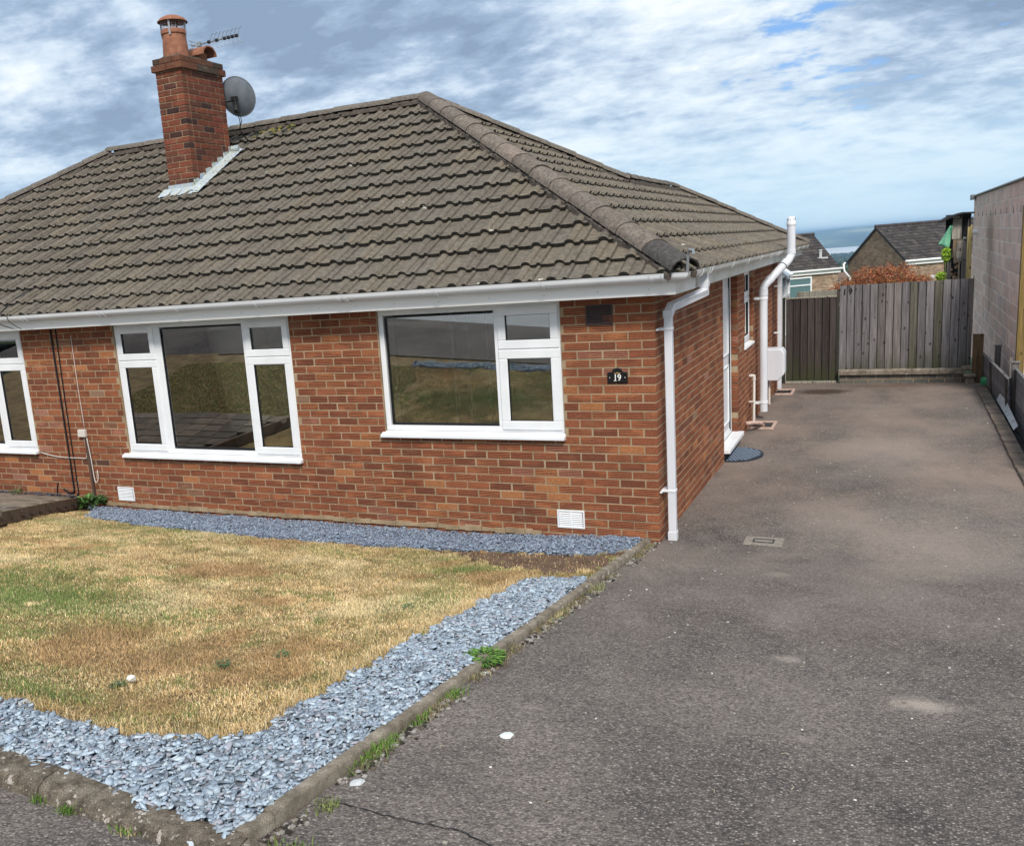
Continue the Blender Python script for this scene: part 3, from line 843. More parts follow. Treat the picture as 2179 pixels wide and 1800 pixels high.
def bevel(o, w=.004, seg=2):
    m = o.modifiers.new('bevel', 'BEVEL'); m.width = w; m.segments = seg; m.limit_method = 'ANGLE'; m.angle_limit = math.radians(40); return o
PX, PY = .085, .135
g = G(); squarepipe(g, [(PX, PY, 1.93), (PX, PY, -.02)]); dp = g.build('downpipe', 'pipe_grey', house); bevel(dp, .006)
g = G(); squarepipe(g, [(GX, .68, GZ - .03), (GX, .68, 2.06), (PX + .012, PY + .07, 1.975), (PX, PY, 1.92)], .069, .069); bevel(g.build('swan_neck', 'pipe_grey', dp), .006)
for pa, pb in (((GX, .68, 2.15), (GX, .68, 2.10)), ((PX, PY, 1.955), (PX, PY, 1.90)), ((PX, PY, .045), (PX, PY, -.035))):
    g = G(); squarepipe(g, [pa, pb], .075, .075); bevel(g.build('socket', 'pipe_grey', dp), .003)
for z in (1.79, .40):
    g = G(); g.box(.001, PX + .037, PY - .038, PY + .038, z, z + .022, ch=.003); g.box(-.0, .02, PY - .10, PY + .10, z + .003, z + .019, ch=.003); g.build('pipe_clip', 'white_upvc', dp)
# soil vent pipe
SY, SX = 6.22, .115
g = G(); g.tube([(SX, SY, .02), (SX, SY, 1.70)], .056, 20); soil = g.build('soil_pipe', 'pipe_grey', house); smooth_by_angle(soil, 50)
UX, UY = .44, 6.62
g = G(); g.tube([(SX, SY, 1.70), (SX, SY, 1.77), (SX + .02, SY + .03, 1.82), (UX - .03, UY - .05, 2.13), (UX, UY, 2.20), (UX, UY, 2.26), (UX, UY, 2.62)], .056, 20); o = g.build('offset_bend', 'pipe_grey', soil); smooth_by_angle(o, 50)
for a, b in (((SX, SY, 1.67), (SX, SY, 1.76)), ((SX + .05, SY + .07, 1.855), (SX + .09, SY + .12, 1.90)), ((UX - .09, UY - .14, 2.06), (UX - .05, UY - .08, 2.11)), ((UX, UY, 2.21), (UX, UY, 2.27))):
    g = G(); g.tube([a, b], .062, 20); o = g.build('socket', 'pipe_grey', soil); smooth_by_angle(o, 50)
g = G(); g.lathe([(.058, 2.60), (.064, 2.61), (.064, 2.63), (.050, 2.70), (.034, 2.725), (.0, 2.725)], UX, UY, 18); o = g.build('vent_cowl', 'white_upvc', soil); smooth_by_angle(o, 50)
g = G()
for i in range(12):
    a = 2 * PI * i / 12; g.box(-.002, .002, -.001, .004, 2.635, 2.70, M=Matrix.Translation((UX + .060 * math.cos(a) * .93, UY + .060 * math.sin(a) * .93, 0)))
g.build('cowl_slot', 'rubber_black', soil)
for z in (1.62, .14):
    g = G(); g.tube([(SX, SY, z), (SX, SY, z + .035)], .062, 20); g.box(.001, .07, SY - .09, SY - .05, z, z + .035); g.build('pipe_clip', 'white_upvc', soil)
# small waste pipe
g = G(); g.tube([(.0, 5.62, .62), (.05, 5.62, .62), (.062, 5.62, .605), (.062, 5.58, -.05)], .019, 10); wp = g.build('waste_pipe', 'cable_white', house); smooth_by_angle(wp, 50)
g = G(); g.tube([(.02, 5.62, .62), (.062, 5.62, .62), (.062, 5.62, .56)], .026, 10); g.box(.001, .07, 5.56, 5.62, .26, .275); g.build('elbow', 'cable_white', wp)
g = G(); g.tube([(.0, 5.2, .03), (.10, 5.28, .03), (.17, 5.42, .0), (.19, 5.5, -.05)], .028, 10); o = g.build('drain_spout', 'plaster_pink', house); smooth_by_angle(o, 50)
# far downpipe and white cover box
g = G(); squarepipe(g, [(.085, 8.62, 2.1), (.085, 8.62, -.03)], .062, .062); fd = g.build('downpipe', 'pipe_grey', house); bevel(fd, .005)
for z in (1.66, .9):
    g = G(); g.box(.001, .12, 8.585, 8.655, z, z + .02); g.build('pipe_clip', 'white_upvc', fd)
g = G(); g.box(.001, .012, 8.40, 8.43, .1, 2.1); g.build('pipe_shadow_strip', 'rubber_black', house)  # added dark strip standing in for the far downpipe's shadow on the wall
# cover box
g = G()
prof_ = [(.001, .30), (.20, .30), (.285, .40), (.285, .73), (.25, .79), (.001, .79)]
g.prism([(a, b) for a, b in prof_], 7.28, 7.60, axis='y'); mb = g.build('meter_cover', 'pipe_grey', house); bevel(mb, .018, 3)
g = G(); g.box(.283, .289, 7.33, 7.56, .42, .72, ch=.002); g.build('meter_door', 'white_upvc', mb)
g = G(); g.tube([(.06, 7.4, .30), (.06, 7.4, -.08)], .018, 8); g.build('conduit', 'cable_white', mb)

# ---- vents, cables
def louvre(x0, x1, z0, z1, mat, cols=2, rows=8, tilt=.006):
    g = G(); ring(g, x0, x1, z0, z1, .014, -.010, .004, ch=.002)
    v = g.build('air_vent', mat, house)
    g = G(); g.box(x0 + .01, x1 - .01, -.001, .004, z0 + .01, z1 - .01); g.build('backing', 'rubber_black' if mat != WH else 'vent_shade', v)
    if cols == 2:
        g = G(); xm = (x0 + x1) / 2; g.box(xm - .006, xm + .006, -.009, .002, z0 + .014, z1 - .014); g.build('mullion', mat, v)
    h = (z1 - z0 - .03) / rows
    w = (x1 - x0 - .034) / cols
    for c_ in range(cols):
        for r_ in range(rows):
            xa = x0 + .017 + c_ * (w + .002); za = z0 + .016 + r_ * h
            g = G(); g.prism([(-.011, za), (-.002, za + h * .62), (-.001, za + h * .55), (-.009, za - .001)], xa, xa + w - .006, axis='x'); g.build('slat', mat, v)
    return v
N = newmat('vent_shade'); fin(N, (0.30, 0.32, 0.36), 0.6)
louvre(-6.306, -6.054, .043, .208, WH)['label'] = 'white louvred air vent under the wide window'
louvre(-.914, -.660, .055, .221, WH)['label'] = 'white louvred air vent low near the corner'
NB = newmat('brown_vent'); fin(NB, (0.07, 0.045, 0.042), 0.5)
louvre(-.579, -.347, 1.862, 2.039, 'brown_vent', 1, 7)['label'] = 'brown louvred vent under the eaves'
def cable(pts, r, mat, name='cable', parent=house, label=None):
    pts = [Vector(p) for p in pts]; sm = []
    for i in range(len(pts) - 1):
        for t in (0, .25, .5, .75):
            p0 = pts[max(i - 1, 0)]; p1 = pts[i]; p2 = pts[i + 1]; p3 = pts[min(i + 2, len(pts) - 1)]
            sm.append(0.5 * ((2 * p1) + (-p0 + p2) * t + (2 * p0 - 5 * p1 + 4 * p2 - p3) * t * t + (-p0 + 3 * p1 - 3 * p2 + p3) * t ** 3))
    sm.append(pts[-1])
    g = G(); g.tube(sm, r, 6); o = g.build(name, mat, parent, smooth=True)
    return o
cable([(-7.008, -.012, 2.10), (-7.01, -.012, 1.2), (-7.018, -.012, .22), (-7.03, -.014, .12), (-7.10, -.014, .10), (-7.20, -.012, .14)], .011, 'rubber_black')
cable([(-6.924, -.010, 2.10), (-6.945, -.010, 1.2), (-6.955, -.010, .2), (-6.97, -.012, .09), (-7.05, -.012, .055), (-7.30, -.012, .055), (-7.315, -.012, .12), (-7.285, -.012, .22)], .007, 'rubber_black')
cable([(-7.5, -.012, .59), (-7.2, -.012, .545), (-6.85, -.012, .54), (-6.72, -.014, .56), (-6.71, -.02, .79)], .006, 'cable_white')
cable([(-6.67, -.02, .79), (-6.64, -.03, .55), (-6.62, -.04, .30), (-6.60, -.04, .255), (-6.57, -.03, .30), (-6.575, -.02, .40)], .006, 'cable_white')
cable([(-6.69, -.008, 2.0), (-6.70, -.008, 1.4), (-6.69, -.01, .89)], .004, 'cable_white')
g = G(); g.box(-6.785, -6.67, -.045, 0, .80, .888, ch=.006); jb = g.build('junction_box', 'cable_white', house)
g = G(); g.box(-6.705, -6.668, -.028, -.004, -.03, .80, col=(.10, .06, .045, 1)); g.build('cable_batten', 'timber_plain', house)

# ---- roof
TT = .567; CT = math.cos(math.atan(TT)); ST = math.sin(math.atan(TT))
ZE = 2.262      # batten plane height at y = -.27
APX, APY = -3.72, 3.72
LX = -9.30
WRX, WRY0, WRY1 = -1.68, 5.79, 9.15
def zf(Y): return ZE + TT * (Y + .27)
def zs(X): return ZE + TT * (.27 - X)
# under-roof surfaces
g = G()
zr = zf(APY) - .02; e = .02
g.quad([(-13.29, -.27, ZE - e), (.27, -.27, ZE - e), (APX, APY, zr), (LX, APY, zr)])
zw = zs(WRX) - e
g.quad([(.27, -.27, ZE - e), (.27, YB + .05, ZE - e), (WRX, WRY1, zw), (WRX, WRY0, zw), (APX, APY, zr)])
g.quad([(.27, YB + .05, ZE - e), (-3.63, YB + .05, ZE - e), (WRX, WRY1, zw)])
g.quad([(-3.63, YB + .05, ZE - e), (-3.63, 7.7, ZE - e), (WRX, WRY0, zw), (WRX, WRY1, zw)])
g.quad([(APX, APY, zr), (WRX, WRY0, zw), (-3.63, 7.7, ZE - e), (-13.29, 7.7, ZE - e), (LX, APY, zr)])
g.quad([(LX, APY, zr), (-13.29, 7.7, ZE - e), (-13.29, -.27, ZE - e)])
roof = g.build('roof', 'black_felt', house, fix=False)

TW, TLEN, GAUGE = .30, .405, .33
def tile_profile():
    pr = []
    # across the tile: roll, pan, narrow lap roll, pan
    def add(x, z): pr.append((x, z))
    for i in range(7):
        a = PI * i / 6; add(.047 - .042 * math.cos(a), .031 * math.sin(a))
    add(.110, -.002); add(.140, 0); add(.147, .014); add(.162, .019); add(.177, .015); add(.181, -.002); add(.188, -.004)
    add(.192, .001); add(.240, -.002); add(.297, .001)
    return pr
TP = tile_profile()
GROOVE = (12,)  # profile face coloured dark to draw the shade beside the lap roll
TH = .044
def tile_geo(M, col, g, w=None):
    """local: x across, y up the slope, z normal; butt at y=0; the foot lies a thickness above the next course"""
    n = len(TP); n0 = len(g.v)
    lift0, lift1 = .047, .0
    for (x, z) in TP: g.v.append(tuple(M @ Vector((x, 0, z + lift0 + TH * .0))))
    for (x, z) in TP: g.v.append(tuple(M @ Vector((x, TLEN, z + lift1))))
    for (x, z) in TP: g.v.append(tuple(M @ Vector((x, .0, z + lift0 - TH))))
    for (x, z) in TP: g.v.append(tuple(M @ Vector((x, .14, z * .9 + lift0 * .65 - TH))))
    for i in range(n - 1):
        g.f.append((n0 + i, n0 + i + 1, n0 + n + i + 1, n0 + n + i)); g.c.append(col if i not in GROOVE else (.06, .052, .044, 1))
        g.f.append((n0 + 2 * n + i, n0 + 2 * n + i + 1, n0 + i + 1, n0 + i)); g.c.append((.030, .027, .022, 1))  # butt face painted near black to deepen the shadow line under each course
        g.f.append((n0 + 3 * n + i, n0 + 3 * n + i + 1, n0 + 2 * n + i + 1, n0 + 2 * n + i)); g.c.append(col)
    g.f.append((n0 + n - 1, n0 + 3 * n - 1, n0 + 4 * n - 1, n0 + 2 * n - 1)); g.c.append(col)
    g.f.append((n0, n0 + n, n0 + 3 * n, n0 + 2 * n)); g.c.append(col)
tile_cols = [(.142, .120, .094), (.130, .111, .089), (.152, .127, .097), (.122, .104, .085), (.135, .118, .097)]
r1 = random.Random(21)
def tcol(k=1.0):
    c_ = r1.choice(tile_cols); kk = k * r1.uniform(.93, 1.07); return (c_[0] * kk, c_[1] * kk, c_[2] * kk, 1)
tiles = []
def slope_tiles(kind):
    row = 0
    while True:
        yb = -.315 if row == 0 else -.085 + GAUGE * CT * (row - 1)      # plan distance of the butt from the wall face
        if yb > 4.0: break
        zz = ZE + TT * (yb + .27)
        if kind == 'front':
            x = -13.4
            while x < .3:
                xc, yc = x + .15, yb + .15
                # inside the trapezoid (with slack, clipped later)
                if yb < APY - .05 and (x + TW) > LX - 4.0 + (yb + .27) - .0 and x < -yb - .0 + .0:
                    chim = (-6.86 < xc < -6.40 and 2.2 < yc < 3.0)
                    if x + TW > -13.32 + (yb + .27) and not chim:
                        needclip = (x + TW > -yb - .42) or (x < -13.29 + (yb + .27) + .45)
                        M = Matrix(((1, 0, 0, x), (0, CT, -ST, yb), (0, ST, CT, zz), (0, 0, 0, 1)))
                        tiles.append(dict(M=M, face='front', clip=needclip, c=Vector((xc, yc, zz + .1)), row=row))
                x += TW
        else:
            X0 = -yb     # butt X for the side slope: plan distance measured from x=0
            y = -.3 + (TW if False else 0)
            while y < YB + .05:
                if X0 > -3.65:
                    ymin = -X0 - .0                # front hip:  X + Y = 0
                    # rear limit: main hip X - Y = -7.44 down to the wing ridge, then the wing hip
                    if X0 < WRX: ymax = X0 + 7.47
                    else: ymax = WRY1 + (X0 - WRX)
                    if y + TW > ymin and y < ymax:
                        needclip = y < ymin + .42 or y + TW > ymax - .42
                        M = Matrix(((0, -CT, ST, X0), (1, 0, 0, y), (0, ST, CT, zz), (0, 0, 0, 1)))
                        tiles.append(dict(M=M, face='side', clip=needclip, c=Vector((X0 - .15, y + .15, zz + .1)), row=row))
                y += TW
        row += 1
slope_tiles('front'); slope_tiles('side')
for t in tiles:
    d = t['c'] - CAM; nrm = t['M'].to_3x3() @ Vector((0, 0, 1)); u_ = d.dot(CR) / d.dot(CF)
    vis = -.449 < u_ < .668
    t['score'] = max(0, -d.normalized().dot(nrm)) / d.length_squared * (1 if vis else 0)
order = sorted(range(len(tiles)), key=lambda i: -tiles[i]['score'])
singles = set(order[:300])
tile_meshes = []
for i in range(16):
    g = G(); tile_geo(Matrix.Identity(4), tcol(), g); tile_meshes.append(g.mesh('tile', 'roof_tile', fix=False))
def clip_mesh(me, planes):
    bm = bmesh.new(); bm.from_mesh(me)
    for co, no in planes:
        geom = bm.verts[:] + bm.edges[:] + bm.faces[:]
        bmesh.ops.bisect_plane(bm, geom=geom, plane_co=co, plane_no=no, clear_outer=True)
    bm.to_mesh(me); n = len(bm.faces); bm.free(); return n
def clip_planes(t):
    if t['face'] == 'front': return [((0, 0, 0), Vector((1, 1, 0))), ((-13.02, 0, 0), Vector((-1, 1, 0)))]
    P = [((0, 0, 0), Vector((-1, -1, 0)))]
    X0 = t['M'].translation.x
    P.append(((0, WRY1 - WRX, 0), Vector((-1, 1, 0))) if X0 > WRX + .2 else ((0, 7.47, 0), Vector((-1, 1, 0))))
    return P
rest = G()
trest = []
for i, t in enumerate(tiles):
    rot = Matrix.Rotation(r1.uniform(-.006, .006), 4, 'Z') @ Matrix.Rotation(r1.uniform(-.005, .005), 4, 'X')
    M = t['M'] @ rot
    dark_ = 1.0
    if -6.75 < t['c'].x < -6.35 and t['face'] == 'front': dark_ = .72
    if t['clip']:
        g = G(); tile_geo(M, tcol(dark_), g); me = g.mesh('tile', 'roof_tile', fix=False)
        if clip_mesh(me, clip_planes(t)) < 2: bpy.data.meshes.remove(me); continue
        if i in singles: link('tile', me, roof)
        else: trest.append(me)
    elif i in singles:
        o = link('tile', r1.choice(tile_meshes), roof); o.matrix_local = M
    else:
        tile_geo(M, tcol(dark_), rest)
me = rest.mesh('tile', 'roof_tile', fix=False)
bm = bmesh.new(); bm.from_mesh(me)
for m in trest: bm.from_mesh(m)
bm.to_mesh(me); bm.free()
link('tile', me, roof, kind='stuff')
for m in trest: bpy.data.meshes.remove(m)

# ridge and hip tiles
def ridge_run(p0, p1, r=.108, L=.44, h=.075, first_dark=False, pitch=TT, hip=False):
    p0 = Vector(p0); p1 = Vector(p1); d = (p1 - p0); tot = d.length; n = max(1, round(tot / L)); d.normalize()
    side = d.cross(Vector((0, 0, 1))).normalized(); up = side.cross(d)
    for i in range(n):
        a = p0 + d * (tot * i / n - .02); b = p0 + d * (tot * (i + 1) / n + .015)
        g = G(); seg = 9
        c_ = r1.choice([(.18, .150, .125), (.20, .165, .135), (.165, .138, .117), (.215, .172, .142)] if hip else [(.15, .132, .112), (.165, .142, .118), (.14, .122, .104)]); k = r1.uniform(.9, 1.1)
        c_ = (c_[0] * k, c_[1] * k, c_[2] * k, 1)
        if first_dark and i == 0: c_ = (.080, .074, .070, 1)
        off = up * r1.uniform(-.004, .006)
        n0 = 0
        for e_, (P, rr) in enumerate(((a, r * 1.02), (b, r * .955))):
            for t_ in (0, .016):
                for s_ in range(seg):
                    an = PI * s_ / (seg - 1)
                    g.v.append(tuple(P + off + side * (math.cos(an) * (rr - t_)) + up * (math.sin(an) * (rr - t_) * .72 - .005 + (0.005 if e_ == 0 else 0))))
        A, B_, C_, D_ = 0, seg, 2 * seg, 3 * seg
        for s_ in range(seg - 1):
            g.f.append((A + s_, A + s_ + 1, C_ + s_ + 1, C_ + s_)); g.c.append(c_)
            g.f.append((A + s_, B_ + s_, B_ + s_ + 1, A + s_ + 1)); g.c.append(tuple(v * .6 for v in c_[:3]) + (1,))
            g.f.append((B_ + s_, D_ + s_, D_ + s_ + 1, B_ + s_ + 1)); g.c.append(c_)
            g.f.append((C_ + s_, C_ + s_ + 1, D_ + s_ + 1, D_ + s_)); g.c.append(c_)
        o = g.build('ridge_tile', 'ridge_tile', roof, smooth=False); smooth_by_angle(o, 35)
    # mortar bedding under the run
    g = G()
    m = int(tot / .06)
    for i in range(m):
        P = p0 + d * (tot * (i + .5) / m); w = r * r1.uniform(.90, 1.06)
        for sgn in (-1, 1):
            q = P + side * sgn * (w - .02) - up * .05
            hh_ = r1.uniform(.02, .035)
            Mx = Matrix((( d.x, side.x, up.x, q.x), (d.y, side.y, up.y, q.y), (d.z, side.z, up.z, q.z), (0, 0, 0, 1)))
            g.box(-.034, .034, -.02, .02, -.03, hh_, col=(.12, .10, .085, 1), ch=.006, M=Mx)
    g.build('mortar_bedding', 'ridge_tile', roof, fix=False, kind='stuff')
HH = .065
ridge_run((.30, -.30, ZE + .03), (APX, APY, zf(APY) + HH - .005), first_dark=True, hip=True, r=.128)
ridge_run((-6.40, APY, zf(APY) + HH), (APX - .02, APY, zf(APY) + HH))
ridge_run((LX, APY, zf(APY) + HH), (-6.44, APY, zf(APY) + HH))
ridge_run((-13.25, -.25, ZE + .03), (LX, APY, zf(APY) + HH))
ridge_run((WRX, WRY0, zs(WRX) + HH), (APX, APY, zf(APY) + HH))
ridge_run((WRX, WRY0, zs(WRX) + HH), (WRX, WRY1, zs(WRX) + HH))
ridge_run((.27, YB, ZE + .05), (WRX, WRY1, zs(WRX) + HH))
g = G(); g.tube([(.335, -.335, 2.27), (.345, -.345, 2.40), (.36, -.36, 2.435), (.39, -.385, 2.43), (.395, -.39, 2.40)], .012, 6); g.build('hip_iron', 'metal_grey', roof)
# lichen and moss cushions at the chimney end of the ridge
g = G()
for i in range(60):
    x = r1.uniform(-6.35, -5.7); y = APY - r1.uniform(.02, .32); z = zf(y) + .04 + r1.uniform(0, .02); s_ = r1.uniform(.01, .035)
    c_ = r1.choice([(.16, .14, .04, 1), (.09, .09, .05, 1), (.25, .19, .05, 1), (.05, .05, .04, 1)])
    g.box(x - s_, x + s_, y - s_, y + s_, z - .02, z + s_ * .5, col=c_, ch=s_ * .3)
g.build('moss_cushions', 'leaf', roof, kind='stuff')
# cables over the roof
def onroof(x, y, o=.045): return (x, y, zf(y) + o)
cable([onroof(-6.88, 2.15), onroof(-7.05, 1.55), onroof(-7.25, .95), onroof(-7.38, .4), onroof(-7.50, .05), onroof(-7.52, -.15), (-7.40, -.40, 2.22), (-7.36, -.23, 2.12)], .005, 'rubber_black', parent=roof)
cable([onroof(-6.80, 2.12), onroof(-6.95, 1.5), onroof(-7.12, .9), onroof(-7.30, .35), onroof(-7.44, .0), (-7.28, -.36, 2.26), (-7.20, -.25, 2.11)], .004, 'rubber_black', parent=roof)

# ---- chimney
chx0, chx1, chy0, chy1 = -6.84, -6.415, 2.17, 3.02
g = G(); g.box(chx0 + .006, chx1 - .006, chy0 + .006, chy1 - .006, 3.3, 5.33); ch = g.build('chimney', 'mortar', house)
g = G()
r2 = random.Random(8)
chc = [(.125, .036, .027), (.10, .032, .026), (.15, .043, .030), (.065, .030, .026), (.17, .05, .032), (.05, .027, .025), (.085, .034, .028)]
def course(z0, z1, x0, x1, y0, y1, odd, dark=0):
    def cc():
        c_ = r2.choice(chc); k = r2.uniform(.85, 1.15)
        if dark: c_ = tuple(a * (1 - dark) + b * dark for a, b in zip(c_, (.060, .048, .036)))
        return (c_[0] * k, c_[1] * k, c_[2] * k, r2.choice([0, .6, 1, 1]))
    L = .215; xx = x0
    # front/back faces
    for yy0, yy1 in ((y0, y0 + .1), (y1 - .1, y1)):
        cuts = [x0, x0 + (x1 - x0) * (.5 if not odd else .25), x1] if not odd else [x0, x0 + .105, x0 + .32, x1]
        for a, b in zip(cuts[:-1], cuts[1:]): g.box(a + (.005 if a > x0 else 0), b - (.005 if b < x1 else 0), yy0 - r2.uniform(0, .002), yy1, z0 + .005, z1 - .005, cc(), ch=.004)
    yy = y0 + .11 + (0.105 if odd else 0) * 0; first = .105 if odd else .215
    pos = y0 + .11; Ls = [first - .0] + [.215] * 6
    for L in Ls:
        e_ = min(pos + L, y1 - .11)
        if e_ - pos > .03:
            g.box(x1 - .1, x1 + r2.uniform(0, .002), pos, e_, z0 + .005, z1 - .005, cc(), ch=.004)
            g.box(x0 - r2.uniform(0, .002), x0 + .1, pos, e_, z0 + .005, z1 - .005, cc(), ch=.004)
        pos = e_ + .01
z = 3.37; i = 0
while z < 5.14: course(z, z + .075, chx0, chx1, chy0, chy1, i % 2); z += .075; i += 1
course(z, z + .09, chx0 - .035, chx1 + .035, chy0 - .035, chy1 + .035, 0, .88)
course(z + .09, z + .17, chx0 - .015, chx1 + .015, chy0 - .015, chy1 + .015, 1, .88)
g.build('brick', 'brick', ch, fix=False, kind='stuff')
ztop = z + .17
g = G()
g.v = []; nx, ny = 14, 22
for j in range(ny + 1):
    for i in range(nx + 1):
        u = i / nx; v = j / ny; x = chx0 + .0 + (chx1 - chx0) * u; y = chy0 + (chy1 - chy0) * v
        e_ = min(u, 1 - u, v * 2, (1 - v) * 2) * 2
        g.v.append((x, y, ztop + .07 * min(1, e_ * 1.6) + .012 * mnoise.noise(Vector((x * 14, y * 14, 0))) - .012))
for j in range(ny):
    for i in range(nx):
        a = j * (nx + 1) + i; g.f.append((a, a + 1, a + nx + 2, a + nx + 1)); g.c.append((.5,) * 4)
g.build('flaunching', 'flaunching', ch, smooth=True)
cpx, cpy = -6.655, 2.41
g = G(); g.lathe([(.0, ztop), (.170, ztop), (.168, ztop + .08), (.158, ztop + .20), (.150, ztop + .30), (.164, ztop + .31), (.167, ztop + .345), (.156, ztop + .365), (.14, ztop + .365), (.13, ztop + .1), (.0, ztop + .1)], cpx, cpy, 28)
pot = g.build('chimney_pot', 'terracotta', ch); smooth_by_angle(pot, 45)
g = G(); g.lathe([(.0, ztop + .545), (.09, ztop + .535), (.155, ztop + .505), (.195, ztop + .465), (.195, ztop + .458), (.15, ztop + .485), (.0, ztop + .495)], cpx, cpy, 28)
cw = g.build('cowl', 'terracotta', pot); smooth_by_angle(cw, 50)
g = G()
for a in (0.4, 1.97, 3.54, 5.11): g.box(-.012, .012, -.003, .003, ztop + .28, ztop + .48, M=Matrix.Translation((cpx + .165 * math.cos(a), cpy + .165 * math.sin(a), 0)) @ Matrix.Rotation(a + PI / 2, 4, 'Z'))
g.build('cowl_strap', 'metal_grey', pot)
g = G()
for i in range(20):
    a = 2 * PI * i / 20; x, y = cpx + .15 * math.cos(a), cpy + .15 * math.sin(a); g.tube([(x, y, ztop + .37), (x, y, ztop + .47)], .0022, 4)
for zz in (.39, .42, .45): g.tube([(cpx + .15 * math.cos(t), cpy + .15 * math.sin(t), ztop + zz) for t in np.linspace(0, 2 * PI, 21)], .002, 4)
g.build('cowl_mesh', 'metal_grey', pot)
# half-round vented pot
g = G(); g.lathe([(.12, ztop), (.12, ztop + .10), (.13, ztop + .12), (.0, ztop + .12)], cpx + .02, 2.82, 22); vp = g.build('chimney_pot', 'terracotta', ch); smooth_by_angle(vp, 45)
g = G(); n = 12
for e_, x in enumerate((cpx - .17, cpx + .23)):
    for t_ in (0, .018):
        for s_ in range(n): a = PI * s_ / (n - 1); g.v.append((x, 2.82 - math.cos(a) * (.145 - t_), ztop + .085 + math.sin(a) * (.12 - t_)))
for s_ in range(n - 1):
    for (A, B_) in ((0, 2 * n), (n, 3 * n), (0, n), (2 * n, 3 * n)): g.f.append((A + s_, A + s_ + 1, B_ + s_ + 1, B_ + s_)); g.c.append((.5,) * 4)
o = g.build('half_round_hood', 'terracotta', vp); smooth_by_angle(o, 45)
# lead flashing
g = G()
z0 = zf(chy0)
g.box(chx0 - .01, chx1 + .012, chy0 - .012, chy0 - .002, z0 + .0, z0 + .115)
n = 12
for i in range(n):
    xa = chx0 - .10 + (chx1 - chx0 + .28) * i / n; xb = chx0 - .10 + (chx1 - chx0 + .28) * (i + 1) / n
    ya = chy0 - .15 - .03 * math.sin(i * 2.2); yb_ = chy0 - .15 - .03 * math.sin((i + 1) * 2.2)
    wv = .012 * math.sin(i * 2.1)
    g.quad([(xa, ya, zf(ya) + .055 + wv), (xb, yb_, zf(yb_) + .055 - wv), (xb, chy0, z0 + .075), (xa, chy0, z0 + .075)])
z = z0 + .0; y = chy0
k = 0
while y < chy1 - .02:
    y2 = min(y + .135, chy1 + .01)
    zt = z0 + .10 + .075 * k
    g.prism([(y - .012, zf(y) + .03), (y2, zf(y2) + .03), (y2 - .045, zt + .075), (y - .012, zt + .052)], chx1 + .004 + .002 * (k % 2), chx1 + .014 + .002 * (k % 2), axis='x')
    y = y2; k += 1
m_ = 16
for i in range(m_):
    ya = chy0 - .12 + (chy1 - chy0 + .2) * i / m_; yb_ = chy0 - .12 + (chy1 - chy0 + .2) * (i + 1) / m_
    wv = .01 * math.sin(i * 1.7)
    g.quad([(chx1 + .008, ya, zf(ya) + .09), (chx1 + .008, yb_, zf(yb_) + .09), (chx1 + .15 + wv, yb_, zf(yb_) + .055), (chx1 + .15 - wv, ya, zf(ya) + .055)])
g.tube([(chx1 + .02, chy1 + .0, zf(chy1) + .10), (chx1 + .12, chy1 + .03, zf(chy1) + .11)], .045, 10)
o = g.build('lead_flashing', 'lead', ch)

# satellite dish and aerial are fixed to the chimney but come off as things of their own
dc = Vector((-6.29, 3.12, 4.90))
dish = empty('satellite_dish', (-6.40, 3.0, 4.88), label='grey satellite dish on the far side of the brick chimney', category='satellite dish')
g = G(); nrm = Vector((-.25, 1, .42)).normalized(); sx_ = nrm.cross(Vector((0, 0, 1))).normalized(); sy_ = sx_.cross(nrm)
R_ = .265; seg = 32; rings = 6
for r_i in range(rings + 1):
    rr = R_ * r_i / rings
    for s_ in range(seg):
        a = 2 * PI * s_ / seg; p_ = dc + sx_ * math.cos(a) * rr * .93 + sy_ * math.sin(a) * rr + nrm * (.055 * (rr / R_) ** 2); g.v.append(tuple(p_))
for r_i in range(rings):
    for s_ in range(seg):
        a = r_i * seg + s_; b = r_i * seg + (s_ + 1) % seg; g.f.append((a, b, b + seg, a + seg)); g.c.append((.5,) * 4)
def under(o, root):
    o.parent = root; o.matrix_parent_inverse = Matrix.Translation(root.location).inverted(); return o
under(g.build('reflector', 'dish_grey', None, smooth=True, fix=False), dish)
g = G(); g.tube([dc + sx_ * R_ * .93 * math.cos(a) + sy_ * R_ * math.sin(a) + nrm * .055 for a in np.linspace(0, 2 * PI, 33)], .006, 6); under(g.build('rim', 'dish_grey', None), dish)
bk = dc - nrm * .045
g = G(); g.box(bk.x - .075, bk.x + .03, bk.y - .02, bk.y + .02, bk.z - .03, bk.z + .03, ch=.005)
g.tube([bk + Vector((-.01, 0, .02)), bk + Vector((.0, -.01, -.09)), bk + Vector((.01, -.02, -.16))], [.022, .018, .028], 8)
g.box(bk.x - .03, bk.x + .05, bk.y - .03, bk.y + .01, bk.z - .19, bk.z - .15, ch=.005)
under(g.build('bracket', 'rubber_black', None), dish)
g = G(); g.tube([(-6.42, 3.03, 4.86), (-6.36, 3.06, 4.86), bk], .016, 8); under(g.build('wall_arm', 'rubber_black', None), dish)
for dx in (0, .03):
    g = G(); g.tube([bk + Vector((.01 + dx, -.01, -.17)), bk + Vector((.03 + dx, 0, -.30)), bk + Vector((.01 - dx, .02, -.42)), (bk.x - .02, 3.30, zf(3.3) + .06)], .006, 6); under(g.build('cable', 'rubber_black', None), dish)
aer = empty('tv_aerial', (-6.9, 3.0, 5.2), label='television aerial with row of grey elements beside the chimney pot', category='aerial')
a0 = Vector((-7.02, 3.2, 5.70)); a1 = Vector((-6.20, 3.2, 5.70)); ad = (a1 - a0).normalized()
g = G(); g.tube([a0, a1], .010, 6); under(g.build('boom', 'metal_grey', None), aer)
